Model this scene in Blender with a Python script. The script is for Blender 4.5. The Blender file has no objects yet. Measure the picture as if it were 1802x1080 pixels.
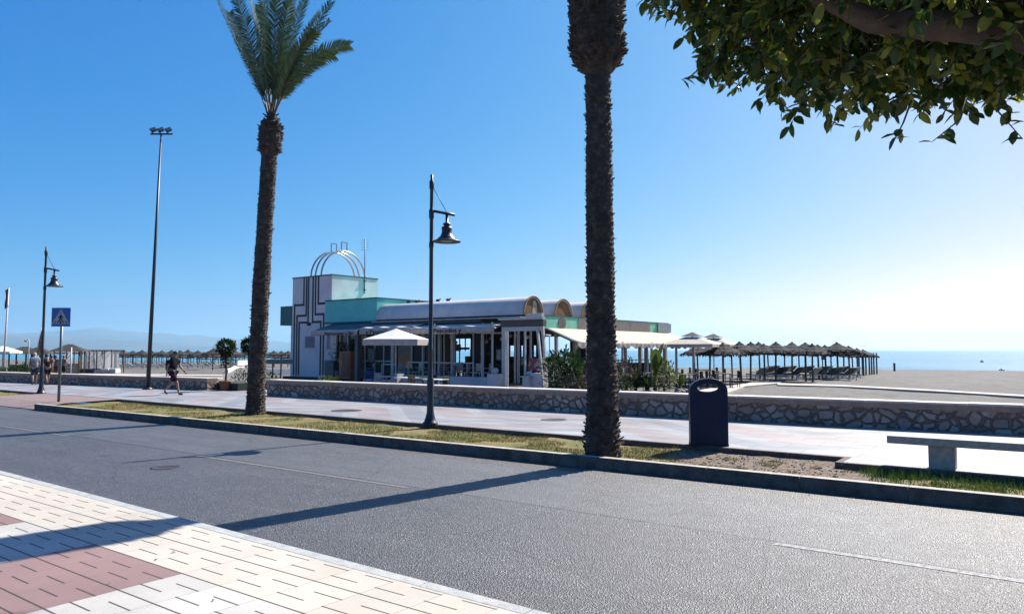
import bpy, bmesh, math, random
from mathutils import Vector, Matrix, noise as mnoise
R = math.radians
random.seed(7)
scn = bpy.context.scene
C = scn.collection

# ------------------------------------------------------------------ camera
F = 1300.0; CX, CY = 901.0, 540.0; CAMZ = 1.95; PITCH = math.atan(76 / F)
cam = bpy.data.cameras.new('camera'); cam.sensor_width = 36; cam.lens = 36 * F / 1802
cam.clip_start = 0.05; cam.clip_end = 60000
cob = bpy.data.objects.new('camera', cam); C.objects.link(cob)
cob.location = (0, 0, CAMZ); cob.rotation_euler = (R(90) + PITCH, 0, 0)
scn.camera = cob
# ------------------------------------------------------------------ light
SUN_EL, SUN_AZ = R(42.5), R(45.5)
w = bpy.data.worlds.new('World'); scn.world = w; w.use_nodes = True
nt = w.node_tree; nt.nodes.clear()
sky = nt.nodes.new('ShaderNodeTexSky'); sky.sky_type = 'NISHITA'; sky.sun_disc = False
sky.sun_elevation = SUN_EL; sky.sun_rotation = SUN_AZ
sky.altitude = 0; sky.air_density = 0.6; sky.dust_density = 1.0; sky.ozone_density = 1.0
EXPO = 1.2
bg = nt.nodes.new('ShaderNodeBackground'); bg.inputs['Strength'].default_value = 0.12
wo = nt.nodes.new('ShaderNodeOutputWorld')
# one camera-like colour response for the whole sky (per-channel gain and gamma)
sp = nt.nodes.new('ShaderNodeSeparateColor'); cbn = nt.nodes.new('ShaderNodeCombineColor'); nt.links.new(sky.outputs[0], sp.inputs[0])
for i, (gain, gam, top) in enumerate(((.0192, 1.92, 1.25), (.142, .823, 1.2), (.455, .354, 1.15))):
    pw = nt.nodes.new('ShaderNodeMath'); pw.operation = 'POWER'; pw.inputs[1].default_value = gam
    mu = nt.nodes.new('ShaderNodeMath'); mu.operation = 'MULTIPLY'; mu.inputs[1].default_value = gain / .12 / 2 ** EXPO
    mi = nt.nodes.new('ShaderNodeMath'); mi.operation = 'MINIMUM'; mi.inputs[1].default_value = top / .12 / 2 ** EXPO * 1.3
    nt.links.new(sp.outputs[i], pw.inputs[0]); nt.links.new(pw.outputs[0], mu.inputs[0]); nt.links.new(mu.outputs[0], mi.inputs[0]); nt.links.new(mi.outputs[0], cbn.inputs[i])
nt.links.new(cbn.outputs[0], bg.inputs[0]); nt.links.new(bg.outputs[0], wo.inputs[0])
sl = bpy.data.lights.new('sun', 'SUN'); sl.energy = 5.0; sl.angle = R(0.5); sl.color = (1.0, 0.95, 0.87)
so = bpy.data.objects.new('sun', sl); C.objects.link(so)
SV = Vector((math.sin(SUN_AZ) * math.cos(SUN_EL), math.cos(SUN_AZ) * math.cos(SUN_EL), math.sin(SUN_EL)))
so.rotation_euler = SV.to_track_quat('Z', 'Y').to_euler(); so.location = (30, 30, 40)
scn.view_settings.view_transform = 'Standard'; scn.view_settings.look = 'None'
scn.view_settings.exposure = EXPO; scn.view_settings.gamma = 1

# ------------------------------------------------------------------ geometry of the place
def ray(px, py):
    a = (px - CX) / F; b = (CY - py) / F; c, s = math.cos(PITCH), math.sin(PITCH)
    return Vector((a, c - s * b, s + c * b))
def G(px, py, z=0.2):
    d = ray(px, py); k = (z - CAMZ) / d.z
    return Vector((d.x * k, d.y * k, z))
def at(px, py, Y):
    d = ray(px, py); k = Y / d.y
    return Vector((d.x * k, Y, CAMZ + d.z * k))
RA = math.atan2(-.592, .806)                      # road frame: x along the road (to the right), y across it
RX = Vector((math.cos(RA), math.sin(RA), 0)); RY = Vector((-math.sin(RA), math.cos(RA), 0))
MR = Matrix.Rotation(RA, 4, 'Z')
def toR(p): return (p.dot(RX), p.dot(RY))
def fromR(r, w_, z=0): return RX * r + RY * w_ + Vector((0, 0, z))
BA = math.atan2(-.610, .792)                      # building frame
B0 = Vector((1.41, 34.0, 0)); MB_ = Matrix.Translation(B0) @ Matrix.Rotation(BA, 4, 'Z')
BX = Vector((math.cos(BA), math.sin(BA), 0)); BY = Vector((-math.sin(BA), math.cos(BA), 0))
def bx_at(px, t):                                 # local x of the building for an image column at depth line t
    k = (px - CX) / F; o = B0 + BY * t
    return (k * o.y - o.x) / (BX.x - k * BX.y)
def nz(x, y, z=0.0, s=1.0): return mnoise.noise(Vector((x * s, y * s, z * s)))

# ------------------------------------------------------------------ materials
MATS = {}
KALB = .52                                       # overall albedo calibration
def mat(name, col, rough=.7, metal=0, col2=None, scale=5, bump=0, bscale=40, spec=None, detail=6, mix=(.35, .65), trans=0, coord='Object', island=False):
    if name in MATS: return MATS[name]
    kk = KALB; col = tuple(c * kk for c in col); col2 = tuple(c * kk for c in col2) if col2 else None
    m = bpy.data.materials.new(name); MATS[name] = m; m.use_nodes = True
    n = m.node_tree.nodes; l = m.node_tree.links; p = n['Principled BSDF']
    p.inputs['Roughness'].default_value = rough; p.inputs['Metallic'].default_value = metal
    if spec is not None: p.inputs['Specular IOR Level'].default_value = spec
    p.inputs['Base Color'].default_value = (*col, 1)
    tc = n.new('ShaderNodeTexCoord')
    if col2:
        cr = n.new('ShaderNodeValToRGB'); cr.color_ramp.elements[0].position = mix[0]; cr.color_ramp.elements[1].position = mix[1]
        cr.color_ramp.elements[0].color = (*col, 1); cr.color_ramp.elements[1].color = (*col2, 1)
        if island:
            g = n.new('ShaderNodeNewGeometry'); l.new(g.outputs['Random Per Island'], cr.inputs[0])
        else:
            t = n.new('ShaderNodeTexNoise'); t.inputs['Scale'].default_value = scale; t.inputs['Detail'].default_value = detail
            t.inputs['Roughness'].default_value = .6
            l.new(tc.outputs[coord], t.inputs['Vector']); l.new(t.outputs[0], cr.inputs[0])
        l.new(cr.outputs[0], p.inputs['Base Color'])
    if bump:
        t2 = n.new('ShaderNodeTexNoise'); t2.inputs['Scale'].default_value = bscale; t2.inputs['Detail'].default_value = 5
        b = n.new('ShaderNodeBump'); b.inputs['Strength'].default_value = bump; b.inputs['Distance'].default_value = .02
        l.new(tc.outputs[coord], t2.inputs['Vector']); l.new(t2.outputs[0], b.inputs['Height']); l.new(b.outputs[0], p.inputs['Normal'])
    if trans:
        tr = n.new('ShaderNodeBsdfTranslucent'); ms = n.new('ShaderNodeMixShader'); ms.inputs[0].default_value = trans
        o = n['Material Output']
        if col2: l.new(cr.outputs[0], tr.inputs[0])
        else: tr.inputs[0].default_value = (*col, 1)
        l.new(p.outputs[0], ms.inputs[1]); l.new(tr.outputs[0], ms.inputs[2]); l.new(ms.outputs[0], o.inputs[0])
    return m
class NG:                                         # small helper to write node maths
    def __init__(s, name, rough=.8):
        m = bpy.data.materials.new(name); MATS[name] = m; m.use_nodes = True; s.m = m
        s.n = m.node_tree.nodes; s.l = m.node_tree.links; s.p = s.n['Principled BSDF']; s.p.inputs['Roughness'].default_value = rough
        s.tc = s.n.new('ShaderNodeTexCoord'); sp = s.n.new('ShaderNodeSeparateXYZ'); s.l.new(s.tc.outputs['Object'], sp.inputs[0])
        s.x, s.y, s.z = sp.outputs
        s.v = s.tc.outputs['Object']
    def _in(s, sock, v):
        if isinstance(v, (int, float)): sock.default_value = v
        elif isinstance(v, tuple): sock.default_value = (*v, 1) if len(v) == 3 else v
        else: s.l.new(v, sock)
    def M(s, op, a, b=0, c=0):
        q = s.n.new('ShaderNodeMath'); q.operation = op
        s._in(q.inputs[0], a); s._in(q.inputs[1], b); s._in(q.inputs[2], c); return q.outputs[0]
    def noise(s, scale, detail=4, vec=None, rough=.6):
        q = s.n.new('ShaderNodeTexNoise'); q.inputs['Scale'].default_value = scale; q.inputs['Detail'].default_value = detail; q.inputs['Roughness'].default_value = rough
        s.l.new(vec or s.v, q.inputs['Vector']); return q.outputs[0]
    def vor(s, scale, feature='F1', vec=None, out=0):
        q = s.n.new('ShaderNodeTexVoronoi'); q.feature = feature; q.inputs['Scale'].default_value = scale
        s.l.new(vec or s.v, q.inputs['Vector']); return q.outputs[out]
    def ramp(s, f, *st):
        q = s.n.new('ShaderNodeValToRGB'); e = q.color_ramp.elements
        while len(e) < len(st): e.new(.5)
        for i, (p, c) in enumerate(st):
            e[i].position = p; e[i].color = (*c, 1) if isinstance(c, tuple) else (c, c, c, 1)
        s.l.new(f, q.inputs[0]); return q.outputs[0]
    def mix(s, f, a, b, t='MIX'):
        q = s.n.new('ShaderNodeMix'); q.data_type = 'RGBA'; q.blend_type = t
        s._in(q.inputs[0], f); s._in(q.inputs[6], a); s._in(q.inputs[7], b); return q.outputs[2]
    def bump(s, h, strength=.5, dist=.01):
        q = s.n.new('ShaderNodeBump'); q.inputs['Strength'].default_value = strength; q.inputs['Distance'].default_value = dist
        s.l.new(h, q.inputs['Height']); s.l.new(q.outputs[0], s.p.inputs['Normal'])
    def col(s, c): s._in(s.p.inputs['Base Color'], s.mix(1, c, (KALB, KALB, KALB), 'MULTIPLY'))
    def stretch(s, x, y, z):
        q = s.n.new('ShaderNodeMapping'); q.inputs['Scale'].default_value = (x, y, z); s.l.new(s.v, q.inputs[0]); return q.outputs[0]

# asphalt: coarse sparkling near lane, smoother paler far lane, seam between
g = NG('asphalt', .62)
agg = g.vor(130); agg2 = g.noise(60, 3); big = g.noise(.6, 3)
lane = g.M('GREATER_THAN', g.y, 7.78)
c1 = g.ramp(g.vor(75, out=1), (0, (.035, .034, .038)), (.45, (.085, .082, .09)), (.8, (.165, .16, .17)), (.93, (.36, .35, .37)), (1, (.9, .9, .95)))
c2 = g.ramp(agg2, (.3, (.12, .122, .13)), (.7, (.20, .204, .215)))
tracks = g.ramp(g.noise(1, 3, g.stretch(.12, 1.7, 1)), (.3, .86), (.7, 1.1))
cc = g.mix(g.M('MULTIPLY_ADD', lane, .55, .12), c1, c2)
cc = g.mix(1, cc, tracks, 'MULTIPLY'); cc = g.mix(.45, cc, g.ramp(big, (.3, .7), (.7, 1.15)), 'MULTIPLY')
seam = g.M('LESS_THAN', g.M('ABSOLUTE', g.M('SUBTRACT', g.M('MULTIPLY_ADD', g.noise(3, 3), .03, g.y), 7.805)), g.M('MULTIPLY_ADD', g.noise(8, 3), .03, .005))
crack = g.M('LESS_THAN', g.vor(.33, 'DISTANCE_TO_EDGE', g.mix(.12, g.v, g.noise(1.5, 4))), .0022)
dirt = g.M('MULTIPLY', g.ramp(g.M('ABSOLUTE', g.M('SUBTRACT', g.y, 10.62)), (.15, 1.0), (.55, 0.0)), g.ramp(g.noise(2.5, 5), (.35, 0.0), (.6, .7)))
oil = g.ramp(g.M('ADD', g.vor(.55), g.M('MULTIPLY', g.noise(5, 3), .1)), (.10, .55), (.17, 0.0))
cc = g.mix(dirt, cc, (.17, .135, .10)); cc = g.mix(oil, cc, (.035, .033, .035))
cc = g.mix(g.M('MULTIPLY', crack, .7), cc, (.03, .03, .03))
cc = g.mix(g.M('MULTIPLY', seam, .95), cc, (.012, .012, .014)); g.col(cc)
g.bump(g.M('ADD', g.vor(75), g.M('MULTIPLY', agg2, .6)), 1, .009); g.l.new(g.ramp(g.noise(4, 3), (.3, .42), (.7, .6)), g.p.inputs['Roughness'])

# near pavement tiles
T = .508
g = NG('pavement_tiles', .75)
l_ = g.M('MULTIPLY', g.x, -1)
tw = g.M('DIVIDE', g.M('SUBTRACT', 3.33 + 20 * T, g.y), T); tl = g.M('DIVIDE', g.M('SUBTRACT', l_, 5.75 - 60 * 6 * T), T)
fw = g.M('FRACT', tw); fl = g.M('FRACT', tl)
def near(a, v, d): return g.M('LESS_THAN', g.M('ABSOLUTE', g.M('SUBTRACT', a, v)), d)
longj = g.M('MAXIMUM', near(fw, 0, .017), near(fw, 1, .017))
dA = g.M('MULTIPLY', near(fw, .333, .016), near(g.M('FRACT', g.M('ADD', tl, .05)), .34, .31))
dB = g.M('MULTIPLY', near(fw, .667, .016), near(g.M('FRACT', g.M('ADD', tl, .62)), .34, .31))
groove = g.M('MAXIMUM', longj, g.M('MAXIMUM', dA, dB))
crossj = g.M('LESS_THAN', g.M('ABSOLUTE', g.M('SUBTRACT', fl, .5)), .0)
thin = g.M('MAXIMUM', near(fl, 0, .006), near(fl, 1, .006))
six = g.M('FRACT', g.M('DIVIDE', tl, 6)); sixw = g.M('FRACT', g.M('DIVIDE', g.M('SUBTRACT', g.M('SUBTRACT', 3.33, g.y), 0), 6 * T))
red = g.M('MULTIPLY', g.M('LESS_THAN', six, .5), g.M('MULTIPLY', g.M('LESS_THAN', g.y, 3.33), g.M('LESS_THAN', sixw, .5)))
warm = g.M('GREATER_THAN', g.y, 3.33)
var = g.noise(1.3, 4); fine = g.noise(90, 3)
tid = g.n.new('ShaderNodeTexWhiteNoise'); tid.noise_dimensions = '2D'; cb = g.n.new('ShaderNodeCombineXYZ')
g.l.new(g.M('FLOOR', tw), cb.inputs[0]); g.l.new(g.M('FLOOR', tl), cb.inputs[1]); g.l.new(cb.outputs[0], tid.inputs['Vector'])
base = g.mix(warm, (.77, .74, .68), (.80, .725, .61)); base = g.mix(red, base, (.40, .25, .235))
base = g.mix(.16, base, g.ramp(tid.outputs[0], (0, .6), (1, 1.25)), 'MULTIPLY')
base = g.mix(.5, base, g.ramp(var, (.3, .82), (.65, 1.08)), 'MULTIPLY'); base = g.mix(.3, base, g.ramp(fine, (.3, .7), (.7, 1.2)), 'MULTIPLY')
spot = g.ramp(g.vor(2.6), (.03, .45), (.07, 1.0)); base = g.mix(.35, base, spot, 'MULTIPLY'); base = g.mix(.6, base, g.ramp(g.noise(.45, 6), (.33, .78), (.5, 1.04)), 'MULTIPLY')
base = g.mix(g.M('MULTIPLY', thin, .75), base, (.22, .19, .17)); base = g.mix(g.M('MULTIPLY', groove, .93), base, (.05, .042, .04))
g.col(base); g.bump(g.M('SUBTRACT', g.M('MULTIPLY', fine, .25), groove), .5, .006)

# promenade slabs
g = NG('promenade_slabs', .5)
tx = g.M('DIVIDE', g.x, .9); ty = g.M('DIVIDE', g.y, .6); fx = g.M('FRACT', g.M('ADD', tx, g.M('MULTIPLY', g.M('FLOOR', ty), .5))); fy = g.M('FRACT', ty)
jo = g.M('MAXIMUM', g.M('LESS_THAN', fx, .02), g.M('LESS_THAN', fy, .03))
tid = g.n.new('ShaderNodeTexWhiteNoise'); tid.noise_dimensions = '2D'; cb = g.n.new('ShaderNodeCombineXYZ')
g.l.new(g.M('FLOOR', g.M('ADD', tx, g.M('MULTIPLY', g.M('FLOOR', ty), .5))), cb.inputs[0]); g.l.new(g.M('FLOOR', ty), cb.inputs[1]); g.l.new(cb.outputs[0], tid.inputs['Vector'])
zig = g.M('PINGPONG', g.x, 4.2); band = g.M('SINE', g.M('MULTIPLY', g.M('ADD', g.y, g.M('MULTIPLY', zig, .9)), 2.1))
pink = g.M('GREATER_THAN', band, .35); grey = g.M('LESS_THAN', band, -.72)
base = g.mix(pink, (.53, .53, .535), (.53, .445, .425)); base = g.mix(grey, base, (.42, .425, .44))
base = g.mix(.22, base, g.ramp(tid.outputs[0], (0, .6), (1, 1.2)), 'MULTIPLY'); base = g.mix(.9, base, g.ramp(g.noise(.9, 6, g.stretch(.5, 1.6, 1)), (.3, .62), (.62, 1.08)), 'MULTIPLY')
base = g.mix(g.M('MULTIPLY', jo, .75), base, (.16, .15, .15)); g.col(base); g.bump(g.noise(50, 3), .15, .01)

# sand
g = NG('sand', .95)
base = g.ramp(g.noise(.25, 6), (.3, (.185, .172, .155)), (.7, (.25, .235, .212)))
base = g.mix(.6, base, g.ramp(g.noise(2.2, 6, g.stretch(.6, 1, 1)), (.36, .35), (.52, 1.08)), 'MULTIPLY')
base = g.mix(.5, base, g.ramp(g.noise(20, 4), (.35, .65), (.6, 1.15)), 'MULTIPLY')
foot = g.ramp(g.vor(1.7, vec=g.mix(.15, g.v, g.noise(2, 3))), (.10, .55), (.22, 1.0)); base = g.mix(.8, base, foot, 'MULTIPLY'); g.col(base)
g.bump(g.M('ADD', g.noise(3, 6), g.M('MULTIPLY', g.noise(18, 3), .3)), 1.0, .12)

# verge soil
g = NG('verge_soil', .95)
base = g.ramp(g.noise(1.1, 7), (.36, (.15, .18, .035)), (.48, (.28, .25, .06)), (.62, (.42, .27, .10)), (.72, (.26, .14, .07)))
bare = g.M('MULTIPLY', g.M('LESS_THAN', g.M('ABSOLUTE', g.M('ADD', g.x, g.M('MULTIPLY_ADD', g.noise(1.5, 4), 1.6, 2.9))), 1.7), .9)
base = g.mix(bare, base, g.ramp(g.noise(14, 5), (.3, (.14, .085, .055)), (.5, (.28, .19, .14)), (.7, (.5, .42, .36))))
base = g.mix(.6, base, g.ramp(g.noise(40, 4), (.35, .55), (.65, 1.3)), 'MULTIPLY'); g.col(base); g.bump(g.noise(25, 5), 1, .05)

# stone wall
g = NG('rubble_stone', .9)
cn_ = g.n.new('ShaderNodeTexNoise'); cn_.inputs['Scale'].default_value = 3.5; cn_.inputs['Detail'].default_value = 4; g.l.new(g.v, cn_.inputs['Vector'])
dv = g.n.new('ShaderNodeVectorMath'); dv.operation = 'MULTIPLY_ADD'; g.l.new(cn_.outputs['Color'], dv.inputs[0]); dv.inputs[1].default_value = (.16, .16, .16); g.l.new(g.stretch(1, 1, 1.2), dv.inputs[2])
wv = dv.outputs[0]
edge = g.vor(4.0, 'DISTANCE_TO_EDGE', wv); cell = g.vor(4.0, 'F1', wv, 1)
st = g.ramp(cell, (.0, (.62, .46, .36)), (.3, (.90, .72, .59)), (.6, (.70, .50, .39)), (.8, (1.0, .82, .69)), (1, (.78, .62, .52)))
mask = g.ramp(g.M('ADD', edge, g.M('MULTIPLY', g.M('SUBTRACT', g.noise(6, 5), .5), .22)), (.05, 0.0), (.13, 1.0))
patch = g.ramp(g.noise(1.1, 4), (.45, 0.0), (.62, 1.0))
st = g.mix(.6, st, g.ramp(g.noise(22, 5), (.3, .55), (.7, 1.25)), 'MULTIPLY')
mort = g.ramp(g.noise(12, 5), (.3, (.28, .17, .12)), (.7, (.44, .29, .215)))
col = g.mix(mask, mort, st); col = g.mix(g.M('MULTIPLY', patch, .55), col, mort)
col = g.mix(.5, col, g.ramp(g.noise(.7, 4), (.3, .65), (.7, 1.15)), 'MULTIPLY'); g.col(col)
g.bump(g.M('ADD', mask, g.M('MULTIPLY', g.noise(30, 4), .3)), 1, .05)

# palm bark
g = NG('palm_bark', .95)
g.col(g.mix(.65, g.ramp(g.noise(7, 6), (.3, (.045, .034, .03)), (.55, (.12, .088, .07)), (.75, (.30, .22, .16))), g.ramp(g.noise(60, 4, g.stretch(1, 1, .3)), (.3, .4), (.7, 1.4)), 'MULTIPLY'))
g.bump(g.noise(45, 5), 1, .03)
# water
g = NG('sea_water', .22)
g.col(g.ramp(g.noise(.02, 4, g.stretch(.5, 1, 1)), (.35, (.09, .31, .44)), (.65, (.15, .43, .56))))
g.bump(g.M('ADD', g.noise(.35, 8, g.stretch(.35, 1, 1)), g.M('MULTIPLY', g.noise(.05, 5), 1.5)), 1, .6)
g.p.inputs['IOR'].default_value = 1.33; g.p.inputs['Specular IOR Level'].default_value = .32
# hills
g = NG('hill_scrub', .95); g.col(g.ramp(g.noise(.002, 8), (.35, (.05, .075, .05)), (.65, (.16, .15, .12))))
# thatch
g = NG('thatch', .95)
g.col(g.mix(.7, g.ramp(g.noise(3, 5), (.3, (.03, .026, .025)), (.7, (.085, .072, .062))), g.ramp(g.noise(40, 4, g.stretch(1, 1, .15)), (.3, .4), (.7, 1.4)), 'MULTIPLY'))
g.bump(g.noise(50, 4, g.stretch(1, 1, .2)), 1, .03)
# painted green sign board with faded strokes
g = NG('sign_board_painted', .7)
st_ = g.n.new('ShaderNodeTexWave'); st_.inputs['Scale'].default_value = 1.5; st_.inputs['Distortion'].default_value = 7; st_.inputs['Detail'].default_value = 3; st_.inputs['Detail Scale'].default_value = 3
st_.bands_direction = 'Y'; g.l.new(g.v, st_.inputs['Vector'])
g.col(g.mix(g.ramp(st_.outputs[1], (.45, 0.0), (.62, .8)), (.27, .26, .24), (.45, .33, .28)))

WHITE = mat('white_render', (1.22, 1.13, 1.12), .85, col2=(1.02, .93, .93), scale=1.2, bump=.1)
WHITE2 = mat('white_paint', (1.02, .98, .94), .6, col2=(.8, .77, .74), scale=8)
VAULT = mat('vault_sheet', (1.15, 1.1, 1.05), .85, col2=(.95, .9, .86), scale=1.5)
TEAL = mat('teal_paint', (.24, 1.0, .88), .8, col2=(.2, .86, .76), scale=1.5, bump=.1)
GREEN = mat('green_paint', (.26, .85, .56), .7, col2=(.4, 1.0, .7), scale=2)
BLACKP = mat('black_stripe_paint', (.012, .012, .015), .6)
NAVY = mat('navy_lamp_paint', (.010, .014, .03), .42, col2=(.02, .026, .045), scale=12, bump=.05)
BIN = mat('bin_paint', (.008, .018, .07), .45, col2=(.014, .026, .085), scale=6, spec=.25)
GALV = mat('galvanised_steel', (.20, .25, .28), .5, .6, col2=(.27, .32, .35), scale=20)
CHROME = mat('polished_tube', (.55, .60, .62), .3, .7)
OCHRE = mat('ochre_arch_panel', (.42, .20, .06), .8, col2=(.22, .11, .045), scale=1.2)
CREAM = mat('cream_canvas', (1.3, 1.16, .92), .9, col2=(1.15, .98, .74), scale=2, trans=.3)
CANVAS = mat('white_canvas', (1.4, 1.38, 1.32), .9, col2=(1.3, 1.27, 1.2), scale=2, trans=.25)
AWN = mat('grey_canvas', (.36, .42, .42), .95, spec=.1, col2=(.28, .34, .35), scale=2, trans=.15)
VAL = mat('valance_canvas', (1.05, .92, .84), .9, col2=(.8, .68, .62), scale=5, trans=.15)
BRICKR = mat('terracotta_floor', (.20, .10, .075), .8, col2=(.14, .08, .06), scale=4)
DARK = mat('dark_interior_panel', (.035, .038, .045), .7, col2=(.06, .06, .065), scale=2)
SOFFIT = mat('soffit_board', (.12, .12, .125), .8, col2=(.16, .155, .15), scale=2)
WOODD = mat('weathered_wood', (.11, .075, .05), .85, col2=(.19, .135, .09), scale=9, bump=.3)
BLUEP = mat('blue_post_paint', (.03, .16, .22), .6, col2=(.05, .2, .27), scale=7)
KERBSHADE = mat('shaded_kerb_face', (.13, .108, .09), .9, col2=(.27, .235, .2), scale=5, bump=.5)  # darkened kerb concrete: shade of the front face put into its colour
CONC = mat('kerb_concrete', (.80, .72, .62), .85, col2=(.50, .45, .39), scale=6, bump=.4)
KERBN = mat('near_kerb_concrete', (.66, .68, .66), .8, col2=(.48, .50, .49), scale=9, bump=.3)
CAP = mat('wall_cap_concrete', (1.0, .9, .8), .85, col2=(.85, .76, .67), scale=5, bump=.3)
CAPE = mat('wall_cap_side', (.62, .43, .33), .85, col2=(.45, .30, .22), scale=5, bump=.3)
EDG = mat('edging_stone', (.20, .16, .135), .9, col2=(.13, .105, .09), scale=8, bump=.4)
BENCH = mat('bench_stone', (.72, .66, .58), .8, col2=(.54, .49, .43), scale=14, bump=.25)
PATH = mat('pale_path_concrete', (.80, .72, .62), .9, col2=(.65, .58, .5), scale=2, bump=.2)
PAINTL = mat('road_line_paint', (.55, .55, .57), .8, col2=(.22, .22, .23), scale=22, mix=(.42, .62))
TERRA = mat('terracotta_pot', (.42, .17, .08), .85, col2=(.32, .13, .07), scale=6)
LEAFM = mat('ficus_leaf', (.055, .13, .022), .42, col2=(.55, .58, .07), mix=(.5, 1.0), island=True, trans=.42)
LEAFP = mat('shrub_leaf', (.022, .06, .018), .7, spec=.2, col2=(.07, .12, .03), mix=(.2, 1), island=True, trans=.25)
LEAFY = mat('yellow_green_leaf', (.11, .18, .025), .7, spec=.2, col2=(.22, .26, .05), mix=(.1, 1), island=True, trans=.25)
DRYL = mat('dry_leaf', (.14, .10, .06), .9, spec=.1, col2=(.25, .2, .12), mix=(.1, 1), island=True, trans=.15)
FROND = mat('palm_frond_leaflet', (.06, .12, .03), .6, col2=(.20, .27, .07), mix=(.3, 1), island=True, trans=.15)
RACH = mat('frond_stem', (.17, .15, .07), .6, col2=(.11, .1, .05), scale=8)
BARK = mat('ficus_bark', (.15, .105, .075), .85, col2=(.085, .06, .045), scale=7, bump=.5)
TWIG = mat('twig_bark', (.13, .085, .05), .8)
GRASS = mat('grass_blade', (.10, .17, .02), .7, col2=(.46, .36, .09), mix=(.15, .9), island=True, trans=.2)
GRASSG = mat('green_grass_blade', (.06, .15, .015), .6, col2=(.2, .3, .04), mix=(.1, 1), island=True, trans=.25)
IRON = mat('cast_iron', (.06, .055, .055), .6, .3, col2=(.1, .09, .085), scale=30, bump=.3)
ROCK = mat('garden_rock', (.30, .26, .22), .9, col2=(.19, .16, .13), scale=5, bump=.6)
SKIN = mat('skin', (.42, .24, .17), .6, col2=(.38, .21, .15), scale=10)
HAIR = mat('dark_hair', (.03, .02, .017), .6); GREYH = mat('grey_hair', (.45, .44, .43), .7)
def cloth(name, c): return mat(name, c, .95, spec=.1, col2=tuple(x * .8 for x in c), scale=14, bump=.2, bscale=20)
GLASS = mat('dark_window_glass', (.02, .025, .03), .08, spec=.8)
ORANGE = mat('orange_red_panel', (.95, .24, .10), .6, col2=(.7, .18, .09), scale=5)
SKYBLUE = mat('sign_blue', (.02, .17, .62), .4); SIGNW = mat('sign_white', (.62, .66, .70), .5); SIGNK = mat('sign_black', (.01, .012, .02), .5)
LETTER = mat('dark_lettering', (.035, .03, .035), .8)
RUB = mat('black_rubber', (.012, .012, .013), .7)

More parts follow.
